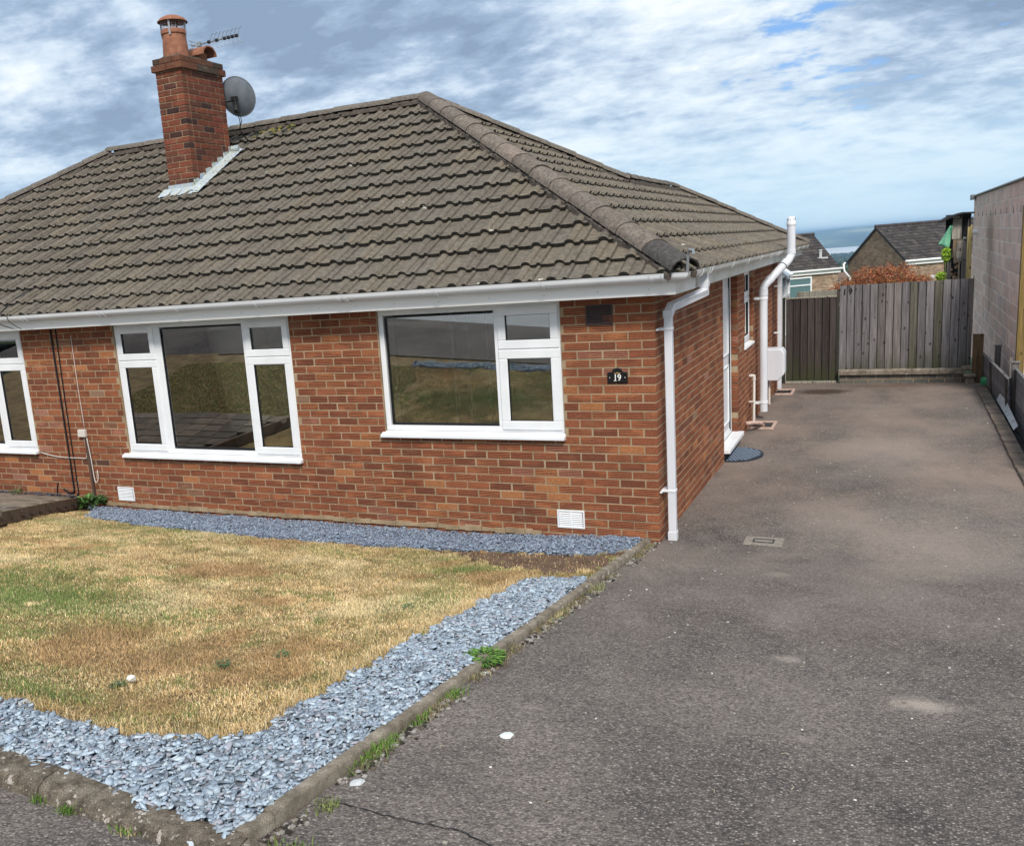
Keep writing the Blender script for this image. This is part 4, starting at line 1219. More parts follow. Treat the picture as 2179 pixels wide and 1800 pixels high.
g = G(); g.tube([(-6.86, 3.05, 5.0), (-6.86, 3.1, 5.70)], .014, 8); under(g.build('mast', 'metal_grey', None), aer)
for i in range(8):
    c0 = a0 + ad * (.30 + .068 * i)
    g = G()
    for s_ in (-1, 1):
        g.tube([c0, c0 + Vector((.04, 0, .03 * s_)), c0 + Vector((.055, 0, .075 * s_)), c0 + Vector((.095, 0, .10 * s_))], .0045, 5)
    under(g.build('element', 'metal_grey', None), aer)
    if i % 2 == 0 or i > 4:
        g = G(); g.box(c0.x - .02, c0.x + .03, c0.y - .02, c0.y + .02, c0.z - .02, c0.z + .02, ch=.008); under(g.build('insulator', 'rubber_black', None), aer)
g = G()
for zz in (-.05, 0, .05): g.tube([a0 + Vector((.02, -.08, zz)), a0 + Vector((.02, .08, zz))], .005, 5)
g.tube([a0 + Vector((.0, 0, -.05)), a0 + Vector((.0, 0, .07))], .006, 5)
g.box(a0.x + .10, a0.x + .16, a0.y - .02, a0.y + .02, a0.z - .03, a0.z + .03)
under(g.build('reflector_bars', 'metal_grey', None), aer)

# house number plaque
def text_mesh(s, size, depth):
    cu = bpy.data.curves.new('t', 'FONT'); cu.body = s; cu.size = size; cu.extrude = depth; cu.align_x = 'CENTER'; cu.align_y = 'CENTER'; cu.offset = size * .012
    ob = bpy.data.objects.new('t', cu); COL.objects.link(ob)
    dg = bpy.context.evaluated_depsgraph_get(); dg.update()
    me = bpy.data.meshes.new_from_object(ob.evaluated_get(dg)); bpy.data.objects.remove(ob); bpy.data.curves.remove(cu); return me
pl = empty('house_number_plaque', (-.32, 0, 1.365), label='black arched number plaque with white 19 on the front brick wall', category='number plaque')
xa, xb = -.407, -.233; pts = [(xa, 1.368), (xb, 1.368), (xb, 1.45), (xb - .005, 1.462), (-.272, 1.465)]
for i in range(9):
    a = PI * (i + .5) / 9.5; pts.append((-.32 + .045 * math.cos(a), 1.463 + .036 * math.sin(a)))
pts += [(-.368, 1.465), (xa + .005, 1.462), (xa, 1.45)]
g = G(); g.prism(pts, -.012, -.0035); o = under(g.build('plate', 'black_gloss', None), pl); bevel(o, .003)
me = text_mesh('19', .078, .001); me.materials.clear(); me.materials.append(MATS['print_white'])
o = bpy.data.objects.new('numerals', me); COL.objects.link(o); o.parent = pl; o.matrix_parent_inverse = Matrix.Translation(pl.location).inverted()
o.matrix_basis = Matrix.Translation((-.32, -.0135, 1.415)) @ Matrix.Rotation(PI / 2, 4, 'X') @ Matrix.Diagonal((.86, 1, 1, 1))
g = G(); g.box(-.352, -.328, -.0145, -.0128, 1.3880, 1.3925)      # foot serif of the 1
under(g.build('serif', 'print_white', None), pl)
g = G()
for x in (-.385, -.255): g.box(x - .003, x + .003, -.0145, -.012, 1.414, 1.420)
under(g.build('screw', 'print_white', None), pl)
g = G(); rp = random.Random(3)
for i in range(13):
    x = -.32 + (i - 6) * .0045; hgt = .006 + .008 * math.exp(-((i - 6) / 3) ** 2)
    g.quad([(x - .0022, -.0128, 1.452), (x + .0022, -.0128, 1.452), (x + .001, -.0128, 1.452 + hgt)])
under(g.build('flower_motif', 'print_gold', None, fix=False), pl)
g = G(); g.box(-.395, -.245, -.0145, -.012, 1.376, 1.380); under(g.build('moulding', 'black_gloss', None), pl)

# ------------------------------------------------------------------ kerbs round the lawn
def kerb_unit(p0, p1, w, top0, top1, depth, out, rad=.03, name='kerb_stone', parent=None, mat='concrete_kerb'):
    """p0,p1 inner top edge in plan; out: unit vector towards the outside"""
    p0 = Vector((*p0, 0)); p1 = Vector((*p1, 0)); out = Vector((*out, 0)).normalized()
    d = (p1 - p0).normalized(); p0 = p0 + d * .003; p1 = p1 - d * .003
    prof_k = [(0, -depth), (0, -.008), (.008, 0), (w - rad, 0), (w - rad * .4, -rad * .25), (w, -rad), (w, -depth)]
    g = G(); n = len(prof_k); N_ = 6
    for i in range(N_ + 1):
        t = i / N_; P = p0.lerp(p1, t); zt = top0 + (top1 - top0) * t
        for u, v in prof_k:
            q = P + out * u
            nz = mnoise.noise(Vector((q.x * 9, q.y * 9, v * 9))) * .004 if v > -depth + .001 else 0
            g.v.append((q.x, q.y, zt + v + nz))
    for i in range(N_):
        for j in range(n - 1):
            a = i * n + j; g.f.append((a, a + 1, a + n + 1, a + n)); g.c.append((.5,) * 4)
    g.f.append(tuple(range(n))); g.f.append(tuple(N_ * n + j for j in range(n))); g.c += [(.5,) * 4] * 2
    o = g.build(name, mat, parent); smooth_by_angle(o, 40); return o
dk = empty('driveway_kerb', (0, 0, 0), label='narrow concrete edging between the slate strip and the asphalt drive', category='kerb')
yk = 0.02; i = 0
lens_ = [.915] * 7
rk = random.Random(4)
while yk > -5.60:
    y2 = max(yk - .915, -5.62)
    wob0 = rk.uniform(-.006, .006)
    kerb_unit((-.125 + wob0, yk), (-.125 + rk.uniform(-.006, .006), y2), .055, float(lawn_z(-.12, yk)) + .012 + rk.uniform(-.008, .004), float(lawn_z(-.12, y2)) + .012 + rk.uniform(-.004, .008), .16, (1, 0), rad=.012, parent=dk)
    yk = y2
fk = empty('front_kerb', (0, 0, 0), label='rounded lichen-spotted concrete kerb along the front of the lawn', category='kerb')
def fy(x): return -5.62 + .10 * min(-x - .12, 1.4) / 1.37
xk = -.05
kerb_unit((.72, fy(.72) + .0), (-.05, fy(-.05)), .13, .695, .745, .20, (.07, -1), rad=.045, parent=fk, mat='kerb_lichen')
while xk > -9:
    x2 = xk - .915
    lz = lambda x: float(lawn_z(x, fy(x))) + .015 - (.0 if x > -1 else .01)
    kerb_unit((xk, fy(xk)), (x2, fy(x2)), .14, lz(xk), lz(x2), .24, (.07, -1), rad=.05, parent=fk, mat='kerb_lichen')
    xk = x2

# ------------------------------------------------------------------ slate chips
POLY_WALL = [(-6.9, -.03), (-6.2, -.45), (-5.92, -.92), (-4.8, -1.14), (-3.6, -1.13), (-2.28, -1.04), (-1.36, -.82), (-.46, -.90), (-.135, -.54), (-.135, -.02), (-.3, -.01)]
POLY_SIDE = [(-.135, -1.6), (-.51, -1.87), (-.54, -2.51), (-.57, -3.49), (-.55, -4.28), (-.55, -4.67), (-.51, -4.87), (-.56, -5.0), (-.67, -5.11), (-.80, -5.19), (-1.02, -5.2), (-1.21, -5.19), (-1.5, -5.16), (-1.8, -5.2), (-2.6, -5.15), (-4.0, -5.1), (-5.0, -5.05), (-5.0, -5.26), (-1.5, -5.54), (-.11, -5.66)]
def inpoly(P, poly):
    x, y = P[:, 0], P[:, 1]; ins = np.zeros(len(P), bool); n = len(poly)
    for i in range(n):
        x0, y0 = poly[i]; x1, y1 = poly[(i + 1) % n]
        c_ = ((y0 > y) != (y1 > y)) & (x < (x1 - x0) * (y - y0) / (y1 - y0 + 1e-12) + x0)
        ins ^= c_
    return ins
def wob(P, s=7.0, a=.035):
    return P + np.stack([np.sin(P[:, 1] * s * 1.7 + 1) + np.sin(P[:, 1] * s * 4.1 + P[:, 0] * 9), np.sin(P[:, 0] * s * 1.9 + 2) + np.sin(P[:, 0] * s * 4.7 + P[:, 1] * 8)], -1) * a * .5
def chips(name, poly, count, size, palette, layers=.035, seed=1, **tags):
    R = np.random.default_rng(seed)
    px_ = np.array(poly); lo, hi = px_.min(0), px_.max(0)
    P = R.uniform(lo, hi, (count * 6, 2)); P = P[inpoly(wob(P), poly)][:count]
    n = len(P); K = 6
    L = R.gamma(6, size / 6, n).clip(size * .4, size * 2.1); asp = R.uniform(.30, .68, n); th = R.uniform(.002, .006, n)
    ang = np.sort(R.uniform(0, 2 * PI, (n, K)), axis=1) * .35 + (np.arange(K) * 2 * PI / K)[None] * .65 + .3
    rad = R.uniform(.62, 1.15, (n, K))
    lx = np.cos(ang) * rad * L[:, None] * .5; ly = np.sin(ang) * rad * L[:, None] * .5 * asp[:, None]
    yaw = R.uniform(0, 2 * PI, n); tilt = np.abs(R.normal(0, .34, n)).clip(0, 1.2); td = R.uniform(0, 2 * PI, n)
    cy, sy2 = np.cos(yaw), np.sin(yaw)
    X = lx * cy[:, None] - ly * sy2[:, None]; Y = lx * sy2[:, None] + ly * cy[:, None]
    # tilt about a random horizontal axis
    ax, ay = np.cos(td), np.sin(td)
    dot = X * ax[:, None] + Y * ay[:, None]; perp = -X * ay[:, None] + Y * ax[:, None]
    ct, st2 = np.cos(tilt)[:, None], np.sin(tilt)[:, None]
    X2 = dot * ax[:, None] - perp * ct * ay[:, None]; Y2 = dot * ay[:, None] + perp * ct * ax[:, None]; Z2 = perp * st2
    base = lawn_z(P[:, 0], P[:, 1]) + R.uniform(-.03, layers, n) * .6 - .008
    base += .012 * np.sin(P[:, 0] * 6) * np.sin(P[:, 1] * 7)
    nx_, ny_, nz_ = (st2[:, 0] * ay), (-st2[:, 0] * ax), ct[:, 0]
    top = np.stack([P[:, 0:1] + X2, P[:, 1:2] + Y2, base[:, None] + Z2], -1)
    off = np.stack([nx_, ny_, nz_], -1)[:, None, :] * th[:, None, None]
    V = np.concatenate([top + off, top - off * .2], 1).reshape(-1, 3)
    i0 = (np.arange(n) * 2 * K)[:, None]
    tris = []
    for k in range(1, K - 1): tris.append(np.stack([i0[:, 0], i0[:, 0] + k, i0[:, 0] + k + 1], -1))
    for k in range(K):
        k2 = (k + 1) % K
        tris.append(np.stack([i0[:, 0] + k, i0[:, 0] + K + k, i0[:, 0] + K + k2], -1)); tris.append(np.stack([i0[:, 0] + k, i0[:, 0] + K + k2, i0[:, 0] + k2], -1))
    F = np.stack(tris, 1).reshape(-1, 3)
    pal = np.array(palette); c_ = pal[R.integers(0, len(pal), n)] * R.uniform(.85, 1.32, n)[:, None]
    C_ = np.concatenate([np.repeat(c_, len(tris), 0), np.ones((n * len(tris), 1))], 1)
    me = npmesh(name, V, F, C_, 'slate_chip')
    return link(name, me, None, **tags)
SL = [(.31, .37, .43), (.27, .33, .395), (.35, .41, .465), (.24, .29, .35), (.38, .43, .475), (.30, .36, .42), (.15, .17, .20), (.29, .29, .33), (.20, .24, .29)]
SLW = [(.20, .25, .325), (.23, .28, .355), (.17, .21, .285), (.27, .32, .39), (.12, .14, .185), (.19, .20, .25)]
def polysheet(name, poly, mat, dz, tags, n=90):
    px_ = np.array(poly); lo, hi = px_.min(0), px_.max(0)
    xs_ = np.linspace(lo[0], hi[0], n); ys_ = np.linspace(lo[1], hi[1], n)
    g = G(); st_ = (xs_[1] - xs_[0], ys_[1] - ys_[0])
    cx_, cy_ = np.meshgrid(xs_[:-1] + st_[0] / 2, ys_[:-1] + st_[1] / 2); Pm = np.stack([cx_.ravel(), cy_.ravel()], -1)
    for p_ in Pm[inpoly(Pm, poly)]:
        a, b = p_[0] - st_[0] / 2, p_[0] + st_[0] / 2; c_, d = p_[1] - st_[1] / 2, p_[1] + st_[1] / 2
        g.quad([(a, c_, float(lawn_z(a, c_)) + dz), (b, c_, float(lawn_z(b, c_)) + dz), (b, d, float(lawn_z(b, d)) + dz), (a, d, float(lawn_z(a, d)) + dz)])
    return g.build(name, mat, None, fix=False, **tags)
polysheet('slate_bed_soil', POLY_WALL, 'slate_bed', -.012, dict(kind='structure'))
polysheet('slate_bed_soil', POLY_SIDE, 'slate_bed', -.012, dict(kind='structure'))
chips('slate_chippings', POLY_WALL, 28000, .027, SLW, .04, 2, kind='stuff')
chips('slate_chippings', POLY_SIDE, 33000, .032, SL, .036, 3, kind='stuff')

# ------------------------------------------------------------------ lawn grass
LAWN = [(-.135, -1.6), (-.51, -1.87), (-.54, -2.51), (-.57, -3.49), (-.55, -4.28), (-.55, -4.67), (-.51, -4.87), (-.56, -5.0), (-.67, -5.11), (-.80, -5.19), (-1.02, -5.2), (-1.21, -5.19), (-1.5, -5.16), (-1.8, -5.2), (-2.6, -5.15), (-4.0, -5.1), (-5.0, -5.05), (-4.4, -4.2), (-5.7, -2.1), (-6.45, -.9), (-6.2, -.5), (-5.92, -.92), (-4.8, -1.14), (-3.6, -1.13), (-2.28, -1.04), (-1.36, -.82), (-.46, -.90), (-.135, -.54)]
EARTH = [(-1.75, -.93), (-1.36, -.80), (-.46, -.88), (-.135, -.54), (-.135, -1.35), (-.45, -1.62), (-.9, -1.45), (-1.3, -1.15)]
polysheet('bare_earth', EARTH, 'bare_earth', -.014, dict(kind='structure'), 60)
def vnoise(P, s, seed):
    """cheap value noise in numpy"""
    R = np.random.default_rng(seed); tb = R.random((64, 64))
    q = P * s + 100; i = np.floor(q).astype(int); f = q - i; f = f * f * (3 - 2 * f)
    a = tb[i[:, 0] % 64, i[:, 1] % 64]; b = tb[(i[:, 0] + 1) % 64, i[:, 1] % 64]; c_ = tb[i[:, 0] % 64, (i[:, 1] + 1) % 64]; d = tb[(i[:, 0] + 1) % 64, (i[:, 1] + 1) % 64]
    return (a * (1 - f[:, 0]) + b * f[:, 0]) * (1 - f[:, 1]) + (c_ * (1 - f[:, 0]) + d * f[:, 0]) * f[:, 1]
def blob(P, x, y, rx, ry): return np.exp(-(((P[:, 0] - x) / rx) ** 2 + ((P[:, 1] - y) / ry) ** 2))
def blades(name, P, h, w, col, lean=.6, seed=5, zoff=0.0, zfun=lawn_z, **tags):
    R = np.random.default_rng(seed); n = len(P)
    yaw = R.uniform(0, 2 * PI, n); ld = R.uniform(0, 2 * PI, n); la = np.abs(R.normal(0, lean, n)).clip(0, 1.35)
    z0 = zfun(P[:, 0], P[:, 1]) - .012 + zoff
    wx, wy = np.cos(yaw) * w / 2, np.sin(yaw) * w / 2
    tip = np.stack([P[:, 0] + np.cos(ld) * np.sin(la) * h, P[:, 1] + np.sin(ld) * np.sin(la) * h, z0 + np.cos(la) * h], -1)
    midp = np.stack([P[:, 0] + np.cos(ld) * np.sin(la * .5) * h * .55, P[:, 1] + np.sin(ld) * np.sin(la * .5) * h * .55, z0 + np.cos(la * .5) * h * .55], -1)
    b0 = np.stack([P[:, 0] - wx, P[:, 1] - wy, z0], -1); b1 = np.stack([P[:, 0] + wx, P[:, 1] + wy, z0], -1)
    m1 = midp + np.stack([wx, wy, 0 * wx], -1) * .8
    m0 = midp - np.stack([wx, wy, 0 * wx], -1) * .8
    V = np.stack([b0, b1, m1, m0, tip], 1).reshape(-1, 3)
    i = np.arange(n) * 5
    F = np.stack([np.stack([i, i + 1, i + 2], -1), np.stack([i, i + 2, i + 3], -1), np.stack([i + 3, i + 2, i + 4], -1)], 1).reshape(-1, 3)
    C_ = np.concatenate([np.repeat(col, 3, 0), np.ones((n * 3, 1))], 1)
    return link(name, npmesh(name, V, F, C_, 'grass_blade'), None, **tags)
R5 = np.random.default_rng(77)
P = R5.uniform((-6.5, -5.25), (-.1, -.4), (760000, 2))
P = P[inpoly(wob(P, 6, .05), LAWN)]
earth = inpoly(wob(P, 8, .12), EARTH)
P = P[~earth | (R5.random(len(P)) < .05)]
depth_ = (P[:, 0] - CAM.x) * CF.x + (P[:, 1] - CAM.y) * CF.y
thin = vnoise(P, 1.7, 3) * .5 + vnoise(P, 6, 4) * .5
keep = R5.random(len(P)) < np.clip(.55 + thin, 0, 1)
P = P[keep]
P = P[:355000]
n = len(P)
gm = vnoise(P, 1.1, 9) * .3 + vnoise(P, 3.9, 10) * .35 + vnoise(P, 11, 11) * .35
green = np.clip((gm - .56) * 3.0, 0, .5)
green = np.maximum(green, 1.0 * blob(P, -3.1, -3.85, .75, .42) * (vnoise(P, 5, 12) > .22))
green = np.maximum(green, .75 * blob(P, -3.9, -3.7, .9, .4) * (vnoise(P, 8, 13) > .35))
green = np.maximum(green, .5 * np.clip(1 - (np.abs(P[:, 1] + 1.35) / .40), 0, 1) * (P[:, 0] < -1.6) * (vnoise(P, 4, 14) * 1.2))
green = np.maximum(green, .8 * blob(P, -1.9, -5.0, .7, .12)); green = np.maximum(green, .5 * blob(P, -2.6, -4.9, .8, .22))
green = np.maximum(green, .9 * blob(P, -1.0, -1.66, .32, .14)); green = np.maximum(green, .5 * blob(P, -.9, -2.6, .22, .5))
isg = R5.random(n) < green
straw = np.array([(.72, .52, .26), (.64, .45, .21), (.76, .60, .34), (.52, .33, .15), (.48, .37, .20), (.80, .66, .42)])
grn = np.array([(.15, .22, .06), (.20, .27, .08), (.12, .18, .05), (.24, .28, .10), (.28, .30, .13)])
col = straw[R5.integers(0, len(straw), n)]
olive = R5.random(n) < np.clip((vnoise(P, 2.6, 15) * .5 + vnoise(P, 13, 16) * .5 - .36) * 2.2, 0, .6)
col[olive] = np.array([.30, .25, .11]) * R5.uniform(.8, 1.2, (olive.sum(), 1))
col[isg] = grn[R5.integers(0, len(grn), isg.sum())]
warm = (vnoise(P, .9, 18) * .3 + vnoise(P, 7, 20) * .35 + vnoise(P, 21, 21) * .35)[:, None]
pt = vnoise(P, 1.6, 41)[:, None] * .6 + vnoise(P, 4.5, 42)[:, None] * .4
brown = np.clip((pt - .55) * 4, 0, .65)
col = col * (1 - brown) + np.array([.40, .24, .12]) * brown
pale = np.clip((.40 - pt) * 4, 0, .6); col[~isg] = (col * (1 - pale) + np.array([.80, .66, .40]) * pale)[~isg]
col = col * (.66 + .62 * warm) * R5.uniform(.82, 1.15, (n, 1))
h = R5.uniform(.012, .028, n) * (.6 + .8 * vnoise(P, 5.5, 19)); h[isg] *= 1.15
w = R5.uniform(.0022, .0048, n)
blades('lawn_grass', P, h, w, col, 1.05, 6, kind='stuff')
P2 = R5.uniform((-9.5, -5.2), (-4.6, -2.6), (70000, 2)); P2 = P2[~inpoly(P2, LAWN)]
P2 = P2[(P2[:, 1] < -2.65) & (P2[:, 1] > -5.05)]; n2 = len(P2); c2 = straw[R5.integers(0, 6, n2)] * R5.uniform(.6, .95, (n2, 1)); g2 = R5.random(n2) < .45; c2[g2] = grn[R5.integers(0, 5, g2.sum())]
blades('lawn_grass', P2, R5.uniform(.02, .04, n2), R5.uniform(.006, .011, n2), c2, 1.0, 16, kind='stuff')
# longer ragged straw at the lawn edge
E_ = R5.uniform((-2.8, -5.25), (-.4, -1.5), (60000, 2)); din = inpoly(E_, LAWN); dout = inpoly(E_ + np.array([.07, -.06]), POLY_SIDE) | inpoly(E_ + np.array([.10, 0]), POLY_SIDE)
E_ = E_[din & dout][:3500]
blades('lawn_edge_straw', E_, R5.uniform(.03, .075, len(E_)), R5.uniform(.0018, .003, len(E_)), straw[R5.integers(0, 6, len(E_))] * .95, 1.0, 8, kind='stuff')

# weeds ---------------------------------------------------------------
def tuft(x, y, n, rad, hmin, hmax, pal, label, name='grass_tuft', cat='grass tuft', zfun=lawn_z, lean=.8, w=(.003, .006), seed=0, group=None, zo=.01):
    R = np.random.default_rng(seed + int(abs(x * 1000 + y * 77)))
    P = np.stack([x + R.normal(0, rad[0], n), y + R.normal(0, rad[1], n)], -1)
    c_ = np.array(pal)[R.integers(0, len(pal), n)] * R.uniform(.75, 1.2, (n, 1))
    o = blades(name, P, R.uniform(hmin, hmax, n), R.uniform(*w, n), c_, lean, seed, zo, zfun, label=label, category=cat)
    if group: o['group'] = group
    return o
GP = [(.11, .21, .035), (.15, .26, .05), (.08, .15, .03), (.19, .28, .07)]
DP = [(.42, .33, .17), (.34, .26, .13), (.48, .40, .24)]
kz = lambda X, Y: drive_z(X, Y) + .0 * X
def leafplant(x, y, z, n, rad, size, pal, label, name='weed', cat='weed', hgt=.05, seed=1, up=.5):
    g = G(); r_ = random.Random(seed)
    for i in range(n):
        a = r_.uniform(0, 2 * PI); rr = rad * math.sqrt(r_.random()); L = size * r_.uniform(.6, 1.3); w_ = L * r_.uniform(.28, .45)
        c_ = r_.choice(pal); k = r_.uniform(.75, 1.2); c_ = (c_[0] * k, c_[1] * k, c_[2] * k, 1)
        cx, cy = x + rr * math.cos(a) * .6, y + rr * math.sin(a) * .6; cz = z + r_.uniform(.2, 1) * hgt
        d = Vector((math.cos(a + r_.uniform(-.6, .6)), math.sin(a + r_.uniform(-.6, .6)), r_.uniform(-.2, up))).normalized()
        s_ = d.cross(Vector((r_.uniform(-.3, .3), r_.uniform(-.3, .3), 1))).normalized() * w_
        p0 = Vector((cx, cy, cz)); p1 = p0 + d * L * .5 + Vector((0, 0, L * .08)); p2 = p0 + d * L
        g.quad([p0, p1 + s_ * .5, p2, p1 - s_ * .5], c_)
    g.quad([(x - .004, y, z - .02), (x + .004, y, z - .02), (x + .003, y, z + hgt * .6), (x - .003, y, z + hgt * .6)], (.1, .12, .04, 1))
    return g.build(name, 'leaf', None, fix=False, label=label, category=cat)
dzf = lambda x, y: float(drive_z(x, y))
leafplant(-.09, -3.62, dzf(0, -3.62) + .02, 480, .15, .034, [(.09, .19, .03), (.13, .24, .045), (.07, .14, .03)], 'large bright green leafy weed growing through the middle of the drive kerb', seed=3, hgt=.03, up=.18)
tuft(-.03, -4.12, 120, (.02, .05), .02, .05, GP, 'small green tuft below the leafy weed on the kerb', zfun=kz)
tuft(-.045, -4.80, 260, (.02, .09), .02, .06, GP, 'fresh lime-green grass tuft against the drive kerb', zfun=kz, seed=4)
tuft(-.04, -4.45, 110, (.015, .05), .02, .045, GP, 'green tuft in the dark gap beside the kerb', zfun=kz, seed=5)
tuft(.02, -5.28, 90, (.025, .03), .02, .045, [(.16, .2, .06), (.22, .24, .1)], 'thin tuft at the start of the asphalt crack', zfun=kz, seed=6)
tuft(.10, -5.60, 160, (.05, .03), .02, .05, [(.16, .2, .06), (.22, .24, .1), (.12, .18, .05)], 'loose green tuft beside the kerb corner', zfun=kz, seed=7)
tuft(-.02, -1.80, 160, (.02, .06), .02, .05, [(.24, .24, .12), (.30, .27, .15), (.2, .23, .1)], 'grey-green tuft on the kerb near the slate strip end', zfun=kz, seed=8)
tuft(-.03, -2.60, 110, (.015, .08), .02, .05, DP + GP[:1], 'half-dry grass tuft along the kerb edge', zfun=kz, seed=9)
tuft(-.16, -5.79, 220, (.08, .02), .01, .03, GP, 'low creeping green growth at the foot of the front kerb end', zfun=lambda X, Y: drive_z(X, Y), seed=10)
tuft(-.93, -5.70, 60, (.02, .012), .015, .04, GP, 'first small green sprig under the front kerb', zfun=kz, seed=11)
tuft(-.77, -5.72, 80, (.02, .012), .015, .045, GP, 'second small green sprig under the front kerb', zfun=kz, seed=12)
tuft(-.50, -5.74, 60, (.04, .01), .01, .03, GP + DP, 'flat green sprig near the kerb joint', zfun=kz, seed=13)
for (x, y, lab) in ((-1.49, -4.77, 'bright green weed near the front edge of the lawn'), (-1.24, -4.30, 'dark green rosette weed in the dry lawn'), (-.92, -2.9, 'pale green weed beside the slate strip'), (-1.06, -4.05, 'grey-green weed in the middle of the lawn')):
    leafplant(x, y, float(lawn_z(x, y)) + .0, 45, .045, .026, [(.07, .13, .05), (.10, .16, .07), (.06, .10, .05)], lab, seed=int(-x * 100), hgt=.018, up=.25)
# dry debris and soil strip beside the drive kerb
Pd = np.stack([R5.normal(-.035, .022, 5200), R5.uniform(-5.5, -.1, 5200)], -1); Pd = Pd[(vnoise(Pd, 3.5, 31) > .42)]
blades('dry_grass_litter', Pd, R5.uniform(.008, .035, len(Pd)), R5.uniform(.002, .004, len(Pd)), np.array([(.40, .31, .17), (.25, .19, .11), (.10, .075, .05), (.12, .16, .05)])[R5.integers(0, 4, len(Pd))], 1.2, 9, .012, kz, kind='stuff')
g = G(); rs_ = random.Random(9)
for i in range(1500):
    y = rs_.uniform(-5.6, 0); x = -.05 + abs(rs_.gauss(0, .03)); s_ = rs_.uniform(.003, .010)
    if mnoise.noise(Vector((y * 2.2, 0, 3))) < -.1: continue
    z = dzf(x, y); c_ = rs_.choice([(.03, .025, .02, 1), (.10, .08, .06, 1), (.22, .2, .18, 1), (.30, .28, .26, 1)])
    g.box(x - s_, x + s_, y - s_, y + s_, z - .004, z + s_ * .9, col=c_, ch=s_ * .3)
g.build('kerb_grit', 'plain', None, fix=False, kind='stuff')
# loose bits lying on the drive
def stone(x, y, s, col, label, name='stone', seed=0, flat=.4, zfun=dzf):
    bm = bmesh.new(); bmesh.ops.create_icosphere(bm, subdivisions=2, radius=s)
    for v in bm.verts:
        k = 1 + .35 * mnoise.noise(v.co * (1.5 / s) + Vector((seed, 0, 0))); v.co *= k; v.co.z *= flat
        v.co.x *= 1.3
    me = bpy.data.meshes.new(name); bm.to_mesh(me); bm.free()
    ca = me.color_attributes.new('col', 'FLOAT_COLOR', 'CORNER'); ca.data.foreach_set('color', list(col) * len(me.loops))
    me.materials.append(MATS['plain']); o = link(name, me, None, label=label, category='stone'); o.location = (x, y, zfun(x, y) + s * flat * .5); o.rotation_euler = (0, 0, seed); return o
stone(.36, -4.45, .024, (.62, .63, .62, 1), 'white broken stone lying in the middle of the drive', seed=1, flat=.25)
stone(-.21, -5.70, .028, (.42, .45, .48, 1), 'pale slate piece on the front kerb near the corner', seed=2, flat=.3, zfun=lambda x, y: .735)
stone(-1.45, -4.72, .020, (.66, .64, .58, 1), 'round white pebble lying on the dry lawn', seed=3, flat=.8, zfun=lambda x, y: float(lawn_z(x, y)) + .02)
stone(.02, -5.08, .022, (.45, .47, .48, 1), 'grey stone beside the kerb above the thin tuft', seed=4, flat=.4)
stone(-.03, -3.78, .016, (.55, .55, .5, 1), 'small pale pebble under the leafy weed', seed=5)
stone(-.02, -2.02, .035, (.06, .058, .055, 1), 'dark broken asphalt lump by the kerb', seed=6, flat=.3)
g = G()
for i in range(620):
    x = rs_.uniform(.0, 2.9); y = rs_.uniform(-7, 9.3); s_ = rs_.uniform(.002, .005) * (1.6 if rs_.random() < .06 else 1)
    z = dzf(x, y); g.box(x - s_, x + s_ * 1.4, y - s_, y + s_, z - .001, z + s_ * .6, col=rs_.choice([(.6, .58, .55, 1), (.3, .27, .23, 1), (.15, .12, .1, 1)]), ch=s_ * .3)
for i in range(60):
    x = rs_.uniform(.1, 2.8); y = rs_.uniform(-6.5, 5); a = rs_.uniform(0, PI); L = rs_.uniform(.012, .035); z = dzf(x, y) + .003
    g.tube([(x, y, z), (x + L * math.cos(a) * .5, y + L * math.sin(a) * .5, z + .003), (x + L * math.cos(a + .4), y + L * math.sin(a + .4), z)], .0009, 4, col=(.55, .47, .32, 1))
g.build('drive_litter', 'plain', None, fix=False, kind='stuff')
# cracks in the asphalt: thin dark sunken seams with raised crumbs
def crack(pts, w, name='asphalt_crack'):
    g = G(); r_ = random.Random(12); P_ = []
    for i in range(len(pts) - 1):
        a, b = Vector(pts[i]), Vector(pts[i + 1]); n_ = max(2, int((b - a).length / .02))
        for j in range(n_): q = a.lerp(b, j / n_); P_.append(q + Vector((r_.uniform(-.006, .006), r_.uniform(-.006, .006))))
    for a, b in zip(P_[:-1], P_[1:]):
        d = (b - a).normalized(); s_ = Vector((-d.y, d.x)) * w * r_.uniform(.5, 1.2)
        q = [a - s_, b - s_, b + s_, a + s_]
        g.quad([(v.x, v.y, dzf(v.x, v.y) + .0035) for v in q])
    return g.build(name, 'rubber_black', None, fix=False, kind='structure')
crack([(-.0, -5.24), (.10, -5.245), (.25, -5.25), (.38, -5.245), (.52, -5.24), (.68, -5.30), (.85, -5.34), (1.0, -5.31), (1.12, -5.36)], .0034)
crack([(.38, -5.245), (.42, -5.20), (.50, -5.17)], .0018)
# drain cover
g = G(); zc_ = dzf(.81, .25) + .003
g.box(.66, .97, .13, .36, zc_ - .03, zc_ + .003, ch=.003); dcv = g.build('drain_cover', 'iron_cover', None, label='small pale rectangular drain cover set in the drive', category='drain cover')
g = G(); ring(g, 0, .17, 0, .10, .014, 0, .004, ch=0)
for i, v in enumerate(g.v): g.v[i] = (.73 + v[0], .195 + v[2], zc_ + .0031 + v[1])
g.build('access_plate', 'dark_soil', dcv)
